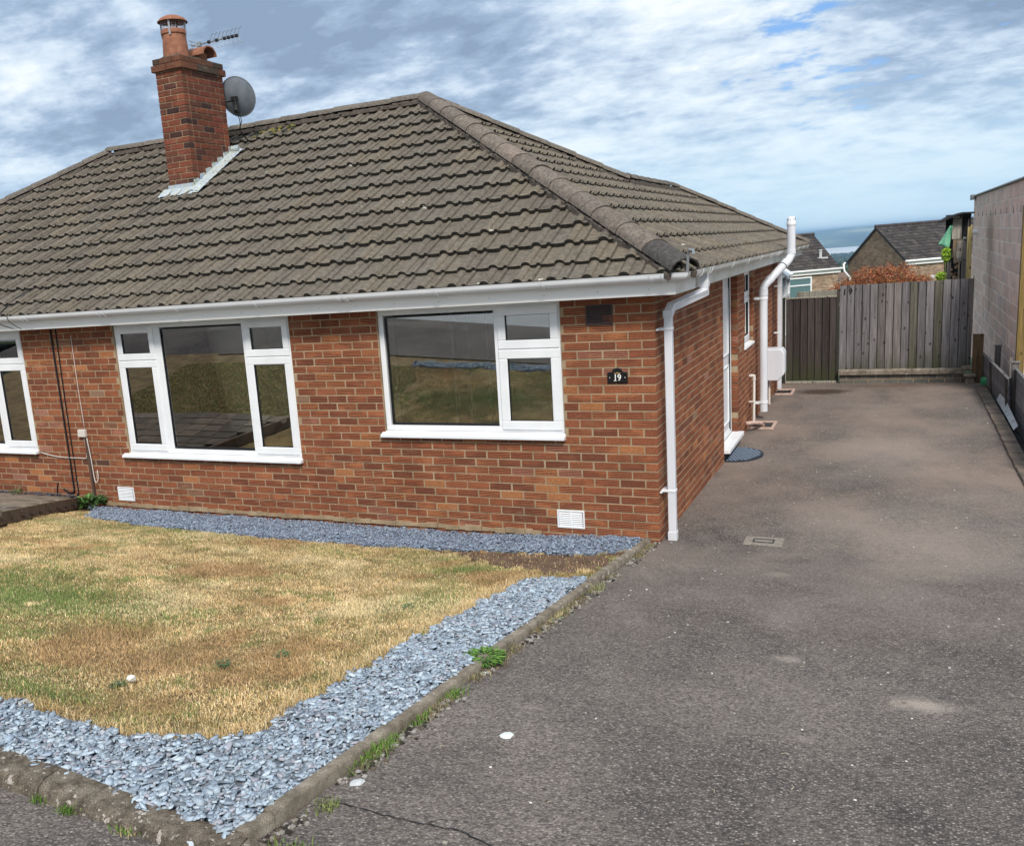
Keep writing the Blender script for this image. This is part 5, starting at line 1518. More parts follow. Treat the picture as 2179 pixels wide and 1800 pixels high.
# door mat, half-moon
g = G(); pts = [(.0 + .01, 3.46)]
for i in range(15):
    a = -PI / 2 + PI * i / 14; pts.append((.06 + .33 * math.cos(a), 3.86 + .40 * math.sin(a)))
pts.append((.01, 4.26)); zm = dzf(.2, 3.8)
g.prism(pts, zm, zm + .014, axis='z'); mat_o = g.build('door_mat', 'mat_base', None, label='blue-grey half-moon mat under the side door sill', category='door mat')
g = G()
for k in range(-9, 12):
    for s_ in range(14):
        y = 3.50 + s_ * .055; x = .03 + k * .044 + (.022 if s_ % 2 else 0)
        if ((x - .06) / .30) ** 2 + ((y - 3.86) / .37) ** 2 > 1 or x < .03: continue
        g.box(x - .015, x + .015, y - .014, y + .014, zm + .014, zm + .021, M=None)
g.build('tread', 'grey_plastic_mat', mat_o)
# gullies
def gully(x0, x1, y0, y1, label):
    z = dzf(.2, y0); root = empty('drain_gully', (x0, y0, z), label=label, category='drain')
    for a, b, c_, d in ((x0, x1, y0, y0 + .035), (x0, x1, y1 - .035, y1), (x1 - .04, x1, y0 + .036, y1 - .036)):
        g = G(); g.box(a, b, c_, d, z - .03, z + .028, ch=.008); o = g.build('surround', 'plaster_pink', None); under(o, root)
    g = G(); g.box(x0, x1 - .041, y0 + .036, y1 - .036, z - .02, z + .006); under(g.build('grid', 'rubber_black', None), root)
gully(.03, .33, 5.45, 5.95, 'pink mortared gully under the soil pipe')
gully(.03, .30, 8.45, 8.95, 'pink mortared gully under the far downpipe')

# ------------------------------------------------------------------ neighbour's paved patch on the left
pv = empty('patio_paving', (0, 0, 0), label='raised grey-brown slab paving in front of the neighbouring half', category='paving')
rpv = random.Random(14)
A = Vector((-6.86, -.02)); B = Vector((-5.0, -3.4)); dn = (B - A).normalized(); nn = Vector((-abs(dn.y), -abs(dn.x))).normalized()
if nn.x > 0: nn = -nn
pz = lambda x, y: float(lawn_z(x, y)) + .11
i = 0
for ky in range(12):
    y1_ = -.10 - ky * .205; y0_ = y1_ - .197
    xr_ = A.x + (B.x - A.x) * ((y1_ + y0_) / 2 - A.y) / (B.y - A.y) - .08
    x = xr_ - (0 if ky % 2 else .15)
    first = True
    while x > -9.3:
        x0_ = x - .30
        xe = min(x, xr_)
        if xe - x0_ > .04:
            c_ = rpv.choice([(.20, .16, .125), (.17, .14, .115), (.23, .185, .145), (.15, .125, .10)]); g = G()
            g.box(0, xe - x0_ - .006, 0, .197, -.04, 0, (*c_, 1), ch=.005)
            o = g.build('slab', 'paving', pv); ym = (y0_ + y1_) / 2
            dzdy = (pz(x0_, y1_) - pz(x0_, y0_)) / (y1_ - y0_)
            o.location = (x0_, y0_, pz(x0_, y0_) + rpv.uniform(-.003, .003)); o.rotation_euler = (math.atan(dzdy), 0, 0)
        x = x0_ - .006
B = Vector((-5.60, -2.54))
g = G(); nseg = 6
for k in range(nseg):
    a = A.lerp(B, k / nseg); b = A.lerp(B, (k + 1) / nseg); d = (b - a).normalized(); s_ = Vector((-d.y, d.x)) * .03
    za, zb = pz(a.x, a.y) + .012, pz(b.x, b.y) + .012; a = a + d * .003; b = b - d * .003
    g = G()
    V_ = [(a - s_, za), (b - s_, zb), (b + s_, zb), (a + s_, za)]
    bot = [(v.x, v.y, z - .13) for v, z in V_]; top = [(v.x, v.y, z) for v, z in V_]
    g.quad(top, (.17, .12, .085, 1))
    for q in range(4): g.quad([bot[q], bot[(q + 1) % 4], top[(q + 1) % 4], top[q]], (.15, .105, .075, 1))
    bevel(g.build('edging_stone', 'paving', pv), .004)
polysheet('patio_bed', [(-6.8, -.05), (-5.65, -2.4), (-9.4, -2.4), (-9.4, -.05)], 'dark_soil', .05, dict(kind='structure'), 40)
chips('dark_slate_strip', [(-8.9, -.10), (-6.95, -.10), (-6.95, -.01), (-8.9, -.01)], 700, .035, [(.06, .06, .075), (.09, .09, .11)], .10, 12, kind='stuff').location = (0, 0, .085)
leafplant(-6.62, -.14, -.02, 220, .20, .085, [(.06, .13, .03), (.09, .18, .045), (.05, .09, .03)], 'dark green leafy weed at the foot of the cable batten', hgt=.10, seed=21, up=.9)
leafplant(-7.75, -.25, .09, 60, .10, .05, [(.07, .1, .03), (.10, .12, .05)], 'small wilting weed in the patio joint', hgt=.08, seed=22, up=.9)

# ------------------------------------------------------------------ gate and boarded fence across the drive
def board(g, x0, x1, y, z0, z1, col, thick=.016, skew=.014, name='board', parent=None, wob_=0.0):
    # feather-edge board: one edge thicker
    yy = y
    pts = [(x0, yy - skew), (x1 + .012, yy + .004), (x1 + .012, yy + .010), (x0, yy - skew + thick)]
    g.prism(pts, z0, z1, col, axis='z')
    n = len(g.v); d = tuple(v * .22 for v in col[:3]) + (1,)  # dark strips painted along the step as its shadow line
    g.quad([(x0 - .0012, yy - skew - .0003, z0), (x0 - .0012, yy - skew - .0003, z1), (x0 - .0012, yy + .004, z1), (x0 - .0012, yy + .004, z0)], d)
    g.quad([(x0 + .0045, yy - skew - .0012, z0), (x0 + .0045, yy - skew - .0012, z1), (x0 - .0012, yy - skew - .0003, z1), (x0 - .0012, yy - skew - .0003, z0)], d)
rb = random.Random(31)
fence = empty('boarded_fence', (.92, 9.7, -.1), label='grey weathered close-board fence with black 19 across the drive end', category='fence')
x = .925; pitch = (2.862 - .925) / 16.5; k = 0
while x < 2.85:
    x1_ = min(x + pitch - .003, 2.862)
    c_ = rb.choice([(.185, .172, .178), (.155, .143, .146), (.205, .19, .192), (.14, .124, .118), (.17, .152, .145)]); kk = rb.uniform(.85, 1.12)
    if k in (9, 12): c_ = (.13, .12, .095)
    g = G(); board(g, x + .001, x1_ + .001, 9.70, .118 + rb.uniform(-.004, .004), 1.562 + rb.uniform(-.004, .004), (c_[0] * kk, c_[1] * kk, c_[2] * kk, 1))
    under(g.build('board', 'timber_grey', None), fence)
    x += pitch; k += 1
for z in (.35, .85, 1.35):
    g = G(); g.box(.93, 2.86, 9.722, 9.78, z, z + .08, (.13, .12, .11, 1)); under(g.build('rail', 'timber_plain', None), fence)
g = G(); g.box(.885, .918, 9.70, 9.78, -.10, 1.50, (.05, .045, .04, 1)); under(g.build('post', 'timber_plain', None), fence)
for ch_, xx in (('1', 1.005), ('9', 1.092)):
    me = text_mesh(ch_, .135, .003); me.materials.clear(); me.materials.append(MATS['black_gloss'])
    o = bpy.data.objects.new('numeral', me); COL.objects.link(o); under(o, fence)
    o.matrix_basis = Matrix.Translation((xx, 9.688, 1.452)) @ Matrix.Rotation(PI / 2, 4, 'X') @ Matrix.Rotation(-.08, 4, 'Z')
pw = empty('dwarf_wall', (.92, 9.65, -.1), label='low two-course brick wall with rough stone coping under the fence', category='wall')
g = G(); g.box(.945, 2.84, 9.654, 9.80, -.2, .043); under(g.build('mortar_core', 'mortar', None), pw)
for cz in range(-1, 2):
    x = .945 - (.11 if cz % 2 else 0)
    while x < 2.80:
        a, b = max(x, .94), min(x + .215, 2.84)
        if b - a > .03:
            c_ = rb.choice([(.12, .115, .10), (.095, .092, .08), (.14, .13, .11), (.105, .10, .095)]); g = G(); g.box(a + .002, b, 9.648, 9.70, -.108 + cz * .075 + .005, -.108 + (cz + 1) * .075 - .005, (*c_, 1), ch=.004); under(g.build('brick', 'plain', None), pw)
        x += .225
x = .93
while x < 2.75:
    L = rb.uniform(.38, .62); b = min(x + L, 2.78)
    g = G(); n_ = 8
    for i in range(n_ + 1):
        t = i / n_; xx = x + (b - .006 - x) * t
        for (yy, zz) in ((9.60, .048), (9.595, .115), (9.64, .135), (9.695, .135), (9.695, .048)):
            g.v.append((xx, yy + rb.uniform(-.006, .006), zz + rb.uniform(-.006, .006) * (1 if zz > .06 else .2)))
    for i in range(n_):
        for j in range(5): a_ = i * 5 + j; b_ = i * 5 + (j + 1) % 5; g.f.append((a_, b_, b_ + 5, a_ + 5)); g.c.append((.27, .25, .19, 1))
    g.f += [tuple(range(5)), tuple(n_ * 5 + j for j in range(5))]; g.c += [(.27, .25, .19, 1)] * 2
    under(g.build('coping_stone', 'concrete_kerb', None), pw); x = b
stp = empty('stone_pier', (2.85, 9.5, -.1), label='short pier of rough stones at the right end of the dwarf wall', category='pier')
for (x0, x1, y0, y1, z0, z1) in ((2.74, 2.93, 9.50, 9.72, .105, .17), (2.77, 2.95, 9.40, 9.60, .0, .065), (2.80, 2.93, 9.44, 9.60, -.12, -.002)):
    g = G(); g.box(x0, x1, y0, y1, z0, z1, (.25, .23, .17, 1), ch=.02); under(g.build('stone', 'concrete_kerb', None), stp)
gate = empty('side_gate', (.07, 9.7, -.1), label='dark brown boarded side gate beside the far downpipe', category='gate')
x = .08; k = 0
while x < .875:
    x1_ = min(x + .113, .885); c_ = rb.choice([(.052, .040, .038), (.042, .034, .032), (.062, .050, .046), (.05, .036, .032)])
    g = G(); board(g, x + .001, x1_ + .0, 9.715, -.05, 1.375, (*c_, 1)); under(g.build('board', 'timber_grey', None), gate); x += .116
for z in (.15, 1.2): 
    g = G(); g.box(.09, .88, 9.735, 9.78, z, z + .09, (.06, .05, .045, 1)); under(g.build('rail', 'timber_plain', None), gate)
g = G(); g.box(.07, .89, 9.70, 9.80, 1.378, 1.397, (.30, .27, .22, 1)); under(g.build('cap_rail', 'timber_plain', None), gate)
g = G(); g.box(.07, .89, 9.66, 9.80, -.098, -.062, (.30, .27, .22, 1), ch=.004); under(g.build('threshold', 'timber_plain', None), gate)
g = G(); g.box(.02, .062, 9.70, 9.78, -.1, 1.40, (.045, .04, .032, 1)); under(g.build('post', 'timber_plain', None), gate)
g = G(); g.box(.20, .89, 10.3, 10.34, 1.25, 1.46, (.26, .24, .20, 1), ch=.004)
g.build('rear_fence_panel', 'timber_plain', None, label='low horizontal rail showing just above the side gate', category='fence')
g = G(); g.box(2.885, 3.03, 9.48, 9.58, -.15, .69, (.115, .075, .04, 1), ch=.003)
g.build('timber_post', 'timber_plain', None, label='short brown timber post between the fence and the block wall', category='post')
g = G(); g.box(2.866, 2.882, 9.72, 9.75, .65, 1.6, (.42, .33, .16, 1)); g.build('timber_strip', 'timber_plain', None, label='thin pale batten at the right edge of the boarded fence', category='batten')

# brick edging along the right of the drive
ed = empty('brick_edging', (2.95, 2, -.05), label='single row of grey-brown bricks edging the right side of the drive', category='edging')
y = 9.36; k = 0
while y > -4.8:
    c_ = rb.choice([(.16, .125, .10), (.13, .105, .088), (.19, .15, .12), (.12, .095, .085)]); g = G()
    zb = dzf(2.95, y); g.box(2.915 + rb.uniform(-.004, .004), 3.06, y - .215 * (.5 if k % 1 == 0 else 1), y - .006, zb - .05, zb + .032 + rb.uniform(-.003, .003), (*c_, 1), ch=.006)
    under(g.build('brick', 'paving', None), ed); y -= .113; k += 1
sheet('neighbour_garden', np.linspace(6.0, 16.0, 12), np.linspace(-8.4, 9.9, 30), lambda X, Y: np.interp(Y, [-8, -6, -2, 4, 7, 10], [.9, .72, .2, -.22, -.33, -.35]) + 0 * X, 'lawn_soil', kind='structure')
sheet('pavement', np.linspace(3.001, 6.0, 4), np.linspace(-5.7208, -5.68, 2), drive_z, 'asphalt', kind='structure')
sheet('neighbour_bed', np.linspace(3.0, 6.0, 12), np.linspace(-5.7, 9.9, 30), lambda X, Y: np.interp(Y, [-6, -2, 4, 7, 10], [.72, .2, -.22, -.33, -.35]) + .03 * np.sin(X * 9) * np.sin(Y * 7) - .0, 'dark_soil', kind='structure')

# low lap fence to the right
def lap_panel(x0, y0, x1, y1, zb, zt0, zt1, label, lean=.0):
    root = empty('lap_fence_panel', (x0, y0, zb), label=label, category='fence panel')
    a = Vector((x0, y0)); b = Vector((x1, y1)); L = (b - a).length; ang = math.atan2(b.y - a.y, b.x - a.x)
    Mx = Matrix.Translation((x0, y0, 0)) @ Matrix.Rotation(ang, 4, 'Z') @ Matrix.Rotation(lean, 4, 'X')
    nb = 8
    for i in range(nb):
        c_ = rb.choice([(.19, .18, .185), (.15, .143, .148), (.22, .21, .21)]); g = G()
        z0_, z1_ = zb + (zt0 - zb) * i / nb, zb + (zt0 - zb) * (i + 1) / nb + .01
        g.prism([(-.024, z0_), (.002, z0_), (.002, z1_), (-.004, z1_)], 0, L, (*c_, 1), axis='x')
        g.v = [tuple(Mx @ Vector(v)) for v in g.v]; under(g.build('slat', 'timber_plain', None), root)
    for t in (.02, .5, .97):
        g = G(); g.box(L * t - .02, L * t + .02, .003, .03, zb, zt0 + .01, (.09, .075, .065, 1)); g.box(L * t - .02, L * t + .02, -.045, -.018, zb, zt0 + .01, (.09, .075, .065, 1)); g.v = [tuple(Mx @ Vector(v)) for v in g.v]; under(g.build('batten', 'timber_plain', None), root)
    g = G(); g.box(0, L, -.018, .018, zt0 + .012, zt0 + .028, (.15, .145, .145, 1)); g.v = [tuple(Mx @ Vector(v)) for v in g.v]; under(g.build('capping', 'timber_plain', None), root)
def fpost(x, y, zb, zt, label):
    root = empty('fence_post', (x, y, zb), label=label, category='fence post')
    g = G(); g.box(x - .04, x + .04, y - .04, y + .04, zb, zt, (.14, .13, .125, 1), ch=.004); under(g.build('shaft', 'timber_plain', None), root)
    g = G(); g.box(x - .055, x + .055, y - .055, y + .055, zt + .001, zt + .022, (.16, .15, .145, 1), ch=.006); under(g.build('cap', 'timber_plain', None), root)
fpost(3.22, 9.4, -.36, .50, 'farther capped fence post against the pink block wall')
fpost(3.22, 7.0, -.36, .55, 'nearer capped fence post at the right picture edge')
lap_panel(3.14, 6.75, 3.03, 10.2, -.36, .36, .36, 'leaning grey lap fence panel between the two capped posts', lean=-.05)
fpost(3.24, 3.1, -.2, .62, 'capped fence post beyond the right edge of the picture')
lap_panel(3.22, 3.2, 3.22, 6.93, -.36, .47, .47, 'grey lap fence panel running out of the right edge')
g = G(); g.box(0, .04, -.01, .01, 0, .92, (.13, .115, .10, 1), M=Matrix.Translation((3.20, 7.2, -.3)) @ Matrix.Rotation(-.35, 4, 'X'))
g.build('loose_batten', 'timber_plain', None, label='loose pale batten leaning against the nearer fence post', category='batten')
g = G()
pa = [(3.02, 7.6), (3.10, 7.55), (3.14, 5.9), (3.10, 5.9)]
g.quad([(3.075, 7.6, -.05), (3.13, 7.55, .10), (3.13, 6.6, .03), (3.08, 6.3, -.06)]); g.quad([(3.13, 7.55, .10), (3.15, 7.5, -.1), (3.15, 6.5, -.1), (3.13, 6.6, .03)]); g.quad([(3.08, 6.3, -.06), (3.13, 6.6, .03), (3.14, 5.6, -.04), (3.085, 5.5, -.08)])
g.build('plastic_sheet', 'poly_sheet', None, fix=False, label='crumpled clear plastic sheet lying beyond the brick edging', category='sheet')
g = G(); g.lathe([(0, -.12), (.11, -.12), (.115, .0), (.10, .04), (0, .05)], 3.10, 9.2, 18); tb = g.build('green_tub', 'green_plastic', None, smooth=True, label='green round plastic tub by the short timber post', category='tub')
leafplant(3.10, 8.9, -.12, 90, .14, .05, [(.10, .05, .03), (.05, .045, .03), (.14, .08, .05)], 'heap of dead brown leaves behind the edging', name='leaf_heap', cat='leaf litter', hgt=.06, seed=41)

# ------------------------------------------------------------------ pink block wall and outbuilding
bw = empty('outbuilding', (3.35, 13, -.4), label='outbuilding with tall pinkish concrete block side wall right of the fence', category='outbuilding')
g = G(); g.box(3.57, 7.2, 8.14, 8.34, -.6, 2.98, (.45, .40, .36, 1)); g.box(7.0, 7.2, 8.35, 17.9, -.6, 2.98, (.45, .40, .36, 1)); g.box(3.57, 6.99, 17.7, 17.9, -.6, 2.98, (.45, .40, .36, 1)); under(g.build('end_wall', 'concrete_block', None), bw)
g = G(); g.box(4.2, 6.4, 8.08, 8.13, -.4, 1.9, (.30, .12, .07, 1), ch=.01); under(g.build('door', 'plain', None), bw)
g = G(); g.box(3.50, 7.35, 8.06, 18.0, 3.013, 3.05, (.09, .09, .10, 1)); under(g.build('roof', 'far_tile', None), bw)
g = G(); g.box(3.355, 3.56, 8.12, 17.95, -.6, 2.985, (.78, .72, .68, 1)); under(g.build('mortar_core', 'concrete_block', None), bw)
z = 2.985; row = 0
rw = random.Random(51)
heights = [.215, .215, .225]
zt = 2.985; rows_ = []
while zt > -.5:
    hgt = .225; rows_.append((zt - hgt, zt)); zt -= hgt
for row, (za, zb) in enumerate(rows_):
    y = 8.12 - (.225 if row % 2 else 0)
    while y < 17.95:
        a, b = max(y, 8.12), min(y + .45, 17.95)
        if b - a > .05:
            c_ = rw.choice([(.68, .50, .43), (.65, .48, .415), (.71, .54, .465), (.63, .49, .44), (.67, .475, .40)]); k = rw.uniform(.86, 1.06)
            g = G(); g.box(3.350 - rw.uniform(0, .003), 3.40, a + .006, b - .006, za + .007, zb - .007, (c_[0] * k, c_[1] * k, c_[2] * k, 1), ch=.003)
            under(g.build('block', 'concrete_block', None), bw)
        y += .45
g = G()
for i in range(9): 
    y = 8.6 + i * .98; g.box(3.345, 3.352, y, y + .035, 2.53, 2.63)
under(g.build('weep_hole', 'rubber_black', None), bw)
g = G(); g.box(3.30, 3.9, 8.05, 18.05, 2.99, 3.012, (.34, .34, .34, 1)); g.box(3.27, 3.32, 17.3, 18.1, 2.92, 3.03, (.3, .3, .3, 1)); under(g.build('verge', 'plain', None), bw)
g = G(); g.tube([(3.20, 16.6, 2.20), (3.36, 16.6, 2.20)], .055, 12); under(g.build('overflow_pipe', 'white_upvc', None), bw)
g = G(); g.box(3.32, 3.42, 7.95, 8.10, -.5, 2.62, (.22, .15, .055, 1), ch=.003); g.build('corner_post', 'timber_plain', None, label='tall yellow-brown timber board at the near end of the block wall', category='post')
g = G(); g.box(3.34, 5, 7.9, 8.05, 2.56, 3.15, (.04, .04, .045, 1)); g.build('roof_edge', 'black_felt', None, label='dark roof edge at the top right beside the block wall', category='roof edge')

# log store behind the fence
ls = empty('log_store', (2.8, 13, 0), label='ramshackle timber log store with black roof behind the fence', category='shed')
g = G(); g.prism([(2.50, 2.50), (2.62, 2.57), (2.85, 2.63), (3.04, 2.62), (3.04, 2.59), (2.85, 2.60), (2.63, 2.53), (2.51, 2.47)], 12.8, 14.2, axis='y'); under(g.build('roof', 'black_felt', None), ls)
rl = random.Random(61)
def plank(x0, x1, z0, z1, col, y=13.0, t=.02, tilt=0):
    g = G(); g.box(-(x1 - x0) / 2, (x1 - x0) / 2, 0, t, -(z1 - z0) / 2, (z1 - z0) / 2, (*col, 1), ch=.003, M=Matrix.Translation(((x0 + x1) / 2, y, (z0 + z1) / 2)) @ Matrix.Rotation(tilt, 4, 'Y')); under(g.build('plank', 'timber_plain', None), ls)
plank(2.70, 2.84, 2.14, 2.51, (.33, .30, .26), tilt=.03); plank(2.72, 2.87, 1.80, 2.13, (.22, .16, .11)); plank(2.86, 2.96, 1.75, 2.13, (.24, .21, .19)); plank(2.79, 2.87, 1.73, 2.1, (.30, .27, .24), y=12.98)
plank(2.87, 2.96, 1.2, 1.74, (.19, .17, .16)); plank(2.74, 2.86, 1.70, 1.95, (.26, .22, .18), y=12.99); plank(2.78, 2.86, 1.78, 1.9, (.34, .31, .27), y=12.97)
plank(2.63, 2.70, 1.2, 1.72, (.14, .13, .125)); plank(2.82, 2.845, 1.2, 1.72, (.36, .3, .22)); plank(2.70, 2.82, 2.52, 2.56, (.36, .34, .3)); plank(2.88, 2.97, 2.10, 2.17, (.42, .40, .36), tilt=.2)
plank(2.955, 2.965, 2.1, 2.5, (.30, .26, .2)); plank(2.84, 2.855, 2.12, 2.6, (.20, .18, .15))
g = G(); g.box(2.60, 3.02, 13.3, 13.34, 1.0, 2.6, (.02, .018, .015, 1)); under(g.build('back_panel', 'black_felt', None), ls)
for i in range(26):
    x = rl.uniform(2.68, 2.86); z = rl.uniform(1.2, 1.72); g = G(); g.tube([(x, 13.05, z), (x + rl.uniform(-.02, .02), 13.28, z)], rl.uniform(.015, .035), 7, col=rl.choice([(.30, .2, .12, 1), (.16, .1, .07, 1), (.38, .28, .18, 1)])); under(g.build('log', 'plain', None), ls)
for x in (2.965, 3.005): 
    g = G(); g.tube([(x, 12.9, .3), (x, 12.9, 2.35 + (x - 2.965) * .8)], .022, 8, col=(.45, .35, .16, 1)); g.build('round_stake', 'timber_plain', None, smooth=True, label='pale yellow round stake %s beside the block wall' % ('standing left' if x < 3 else 'standing right'), category='stake')
g = G(); n_ = 8
for i in range(n_ + 1):
    for j in range(n_ + 1):
        u, v = i / n_, j / n_
        L_ = Vector((2.47, 13.0, 2.06)).lerp(Vector((2.66, 13, 1.97)), u); T_ = Vector((2.66, 13, 2.40)).lerp(Vector((2.70, 13, 2.40)), u)
        p_ = L_.lerp(T_, v); g.v.append((p_.x, 12.95 + .03 * math.sin(u * 7 + v * 4), p_.z))
for i in range(n_):
    for j in range(n_): a = i * (n_ + 1) + j; g.f.append((a, a + 1, a + n_ + 2, a + n_ + 1)); g.c.append((.5,) * 4)
o = g.build('green_tarpaulin', 'green_tarp', None, smooth=True, label='pale green tarpaulin hanging off the log store', category='tarpaulin')
sm = o.modifiers.new('solid', 'SOLIDIFY'); sm.thickness = .004

# shrubs
def foliage(c, r, n, size, pal, seed, name='foliage', parent=None, shell=.5):
    R = np.random.default_rng(seed)
    d = R.normal(size=(n, 3)); d /= np.linalg.norm(d, axis=1)[:, None]
    rad = R.uniform(shell, 1, n) ** .6
    lump = 1 + .22 * np.sin(d[:, 0] * 7 + seed) * np.sin(d[:, 1] * 6) + .15 * np.sin(d[:, 2] * 11 + d[:, 0] * 9)
    P = np.array(c) + d * (rad * lump)[:, None] * np.array(r)
    a = R.normal(size=(n, 3)); a /= np.linalg.norm(a, axis=1)[:, None]
    b = np.cross(a, R.normal(size=(n, 3))); b /= np.linalg.norm(b, axis=1)[:, None] + 1e-9
    s_ = size * R.uniform(.6, 1.4, n)[:, None]
    V = np.stack([P - a * s_, P + b * s_ * .35, P + a * s_, P - b * s_ * .35], 1).reshape(-1, 3)
    i = np.arange(n) * 4; F = np.stack([i, i + 1, i + 2, i + 3], -1)
    pal = np.array(pal); C_ = pal[R.integers(0, len(pal), n)] * R.uniform(.7, 1.25, (n, 1)); C_ = np.concatenate([C_, np.ones((n, 1))], 1)
    return link(name, npmesh(name, V, F, C_, 'leaf'), parent)
ac = empty('acer_shrub', (1.5, 12.0, -.5), label='orange-red feathery shrub showing over the grey fence', category='shrub')
for i, (x, z, rx, rz) in enumerate(((1.0, 1.30, .35, .22), (1.35, 1.45, .40, .30), (1.75, 1.48, .42, .30), (2.10, 1.32, .30, .24), (1.55, 1.2, .7, .35))):
    o = foliage((x, 12.0, z), (rx, .45, rz), 5200, .019, [(.34, .09, .04), (.40, .14, .055), (.24, .065, .035), (.44, .21, .08), (.20, .14, .05), (.36, .12, .07)], 70 + i, parent=None); under(o, ac)
g = G()
for (x, z) in ((1.0, 1.2), (1.4, 1.3), (1.9, 1.3)): g.tube([(1.5, 12, -.5), (1.5 + (x - 1.5) * .5, 12, .4), (x, 12, z)], [.04, .025, .012], 6, col=(.12, .09, .07, 1))
under(g.build('stem', 'plain', None), ac)
for (c, r, lab, sd_) in (((2.60, 12.85, 1.86), (.07, .08, .13), 'lime-green leafy sprig hanging under the tarpaulin', 80), ((2.54, 12.9, 1.46), (.08, .08, .09), 'yellow-green leafy clump just above the fence', 81)):
    root = empty('leafy_climber', (c[0], c[1], c[2] - .3), label=lab, category='climber')
    under(foliage(c, r, 420, .03, [(.35, .55, .04), (.45, .62, .08), (.25, .42, .05)], sd_), root)
    g = G(); g.tube([(c[0], c[1], c[2] - .6), (c[0], c[1], c[2])], .008, 5, col=(.2, .22, .08, 1)); under(g.build('stem', 'plain', None), root)
g = G(); g.prism([(2.36, 1.44), (2.44, 1.44), (2.44, 1.47), (2.40, 1.50), (2.36, 1.47)], 12.9, 13.1, axis='y'); g.build('bird_box', 'white_upvc', None, label='small white gabled box just above the fence top', category='box')

# white-framed conservatory at the rear corner of the bungalow
cn = empty('conservatory', (-1, 10.5, 0), label='white framed conservatory showing between the far downpipe and gate', category='conservatory')
g = G()
for y in (9.9, 10.6, 11.3, 12.0): g.box(-.14, -.07, y - .03, y + .03, -.3, 1.72)
for z in (.55, 1.30, 1.70): g.box(-.139, -.071, 9.9, 12.0, z, z + .05)
for x in (-.8, -1.6, -2.4): g.box(x - .03, x + .03, 11.94, 12.0, -.3, 1.72)
under(g.build('frame', WH, None), cn)
g = G(); g.box(-.115, -.105, 9.93, 11.97, .6, 1.7); under(g.build('pane', 'far_glass', None), cn)
g = G(); g.box(-2.5, -.08, 9.9, 11.95, -.4, .5, (.3, .1, .06, 1)); under(g.build('base_wall', 'plain', None), cn)
g = G(); g.prism([(-.02, 1.66), (-.02, 1.72), (-.35, 2.0), (-.38, 1.96)], 11.0, 12.1, axis='y'); under(g.build('roof_bar', WH, None), cn)

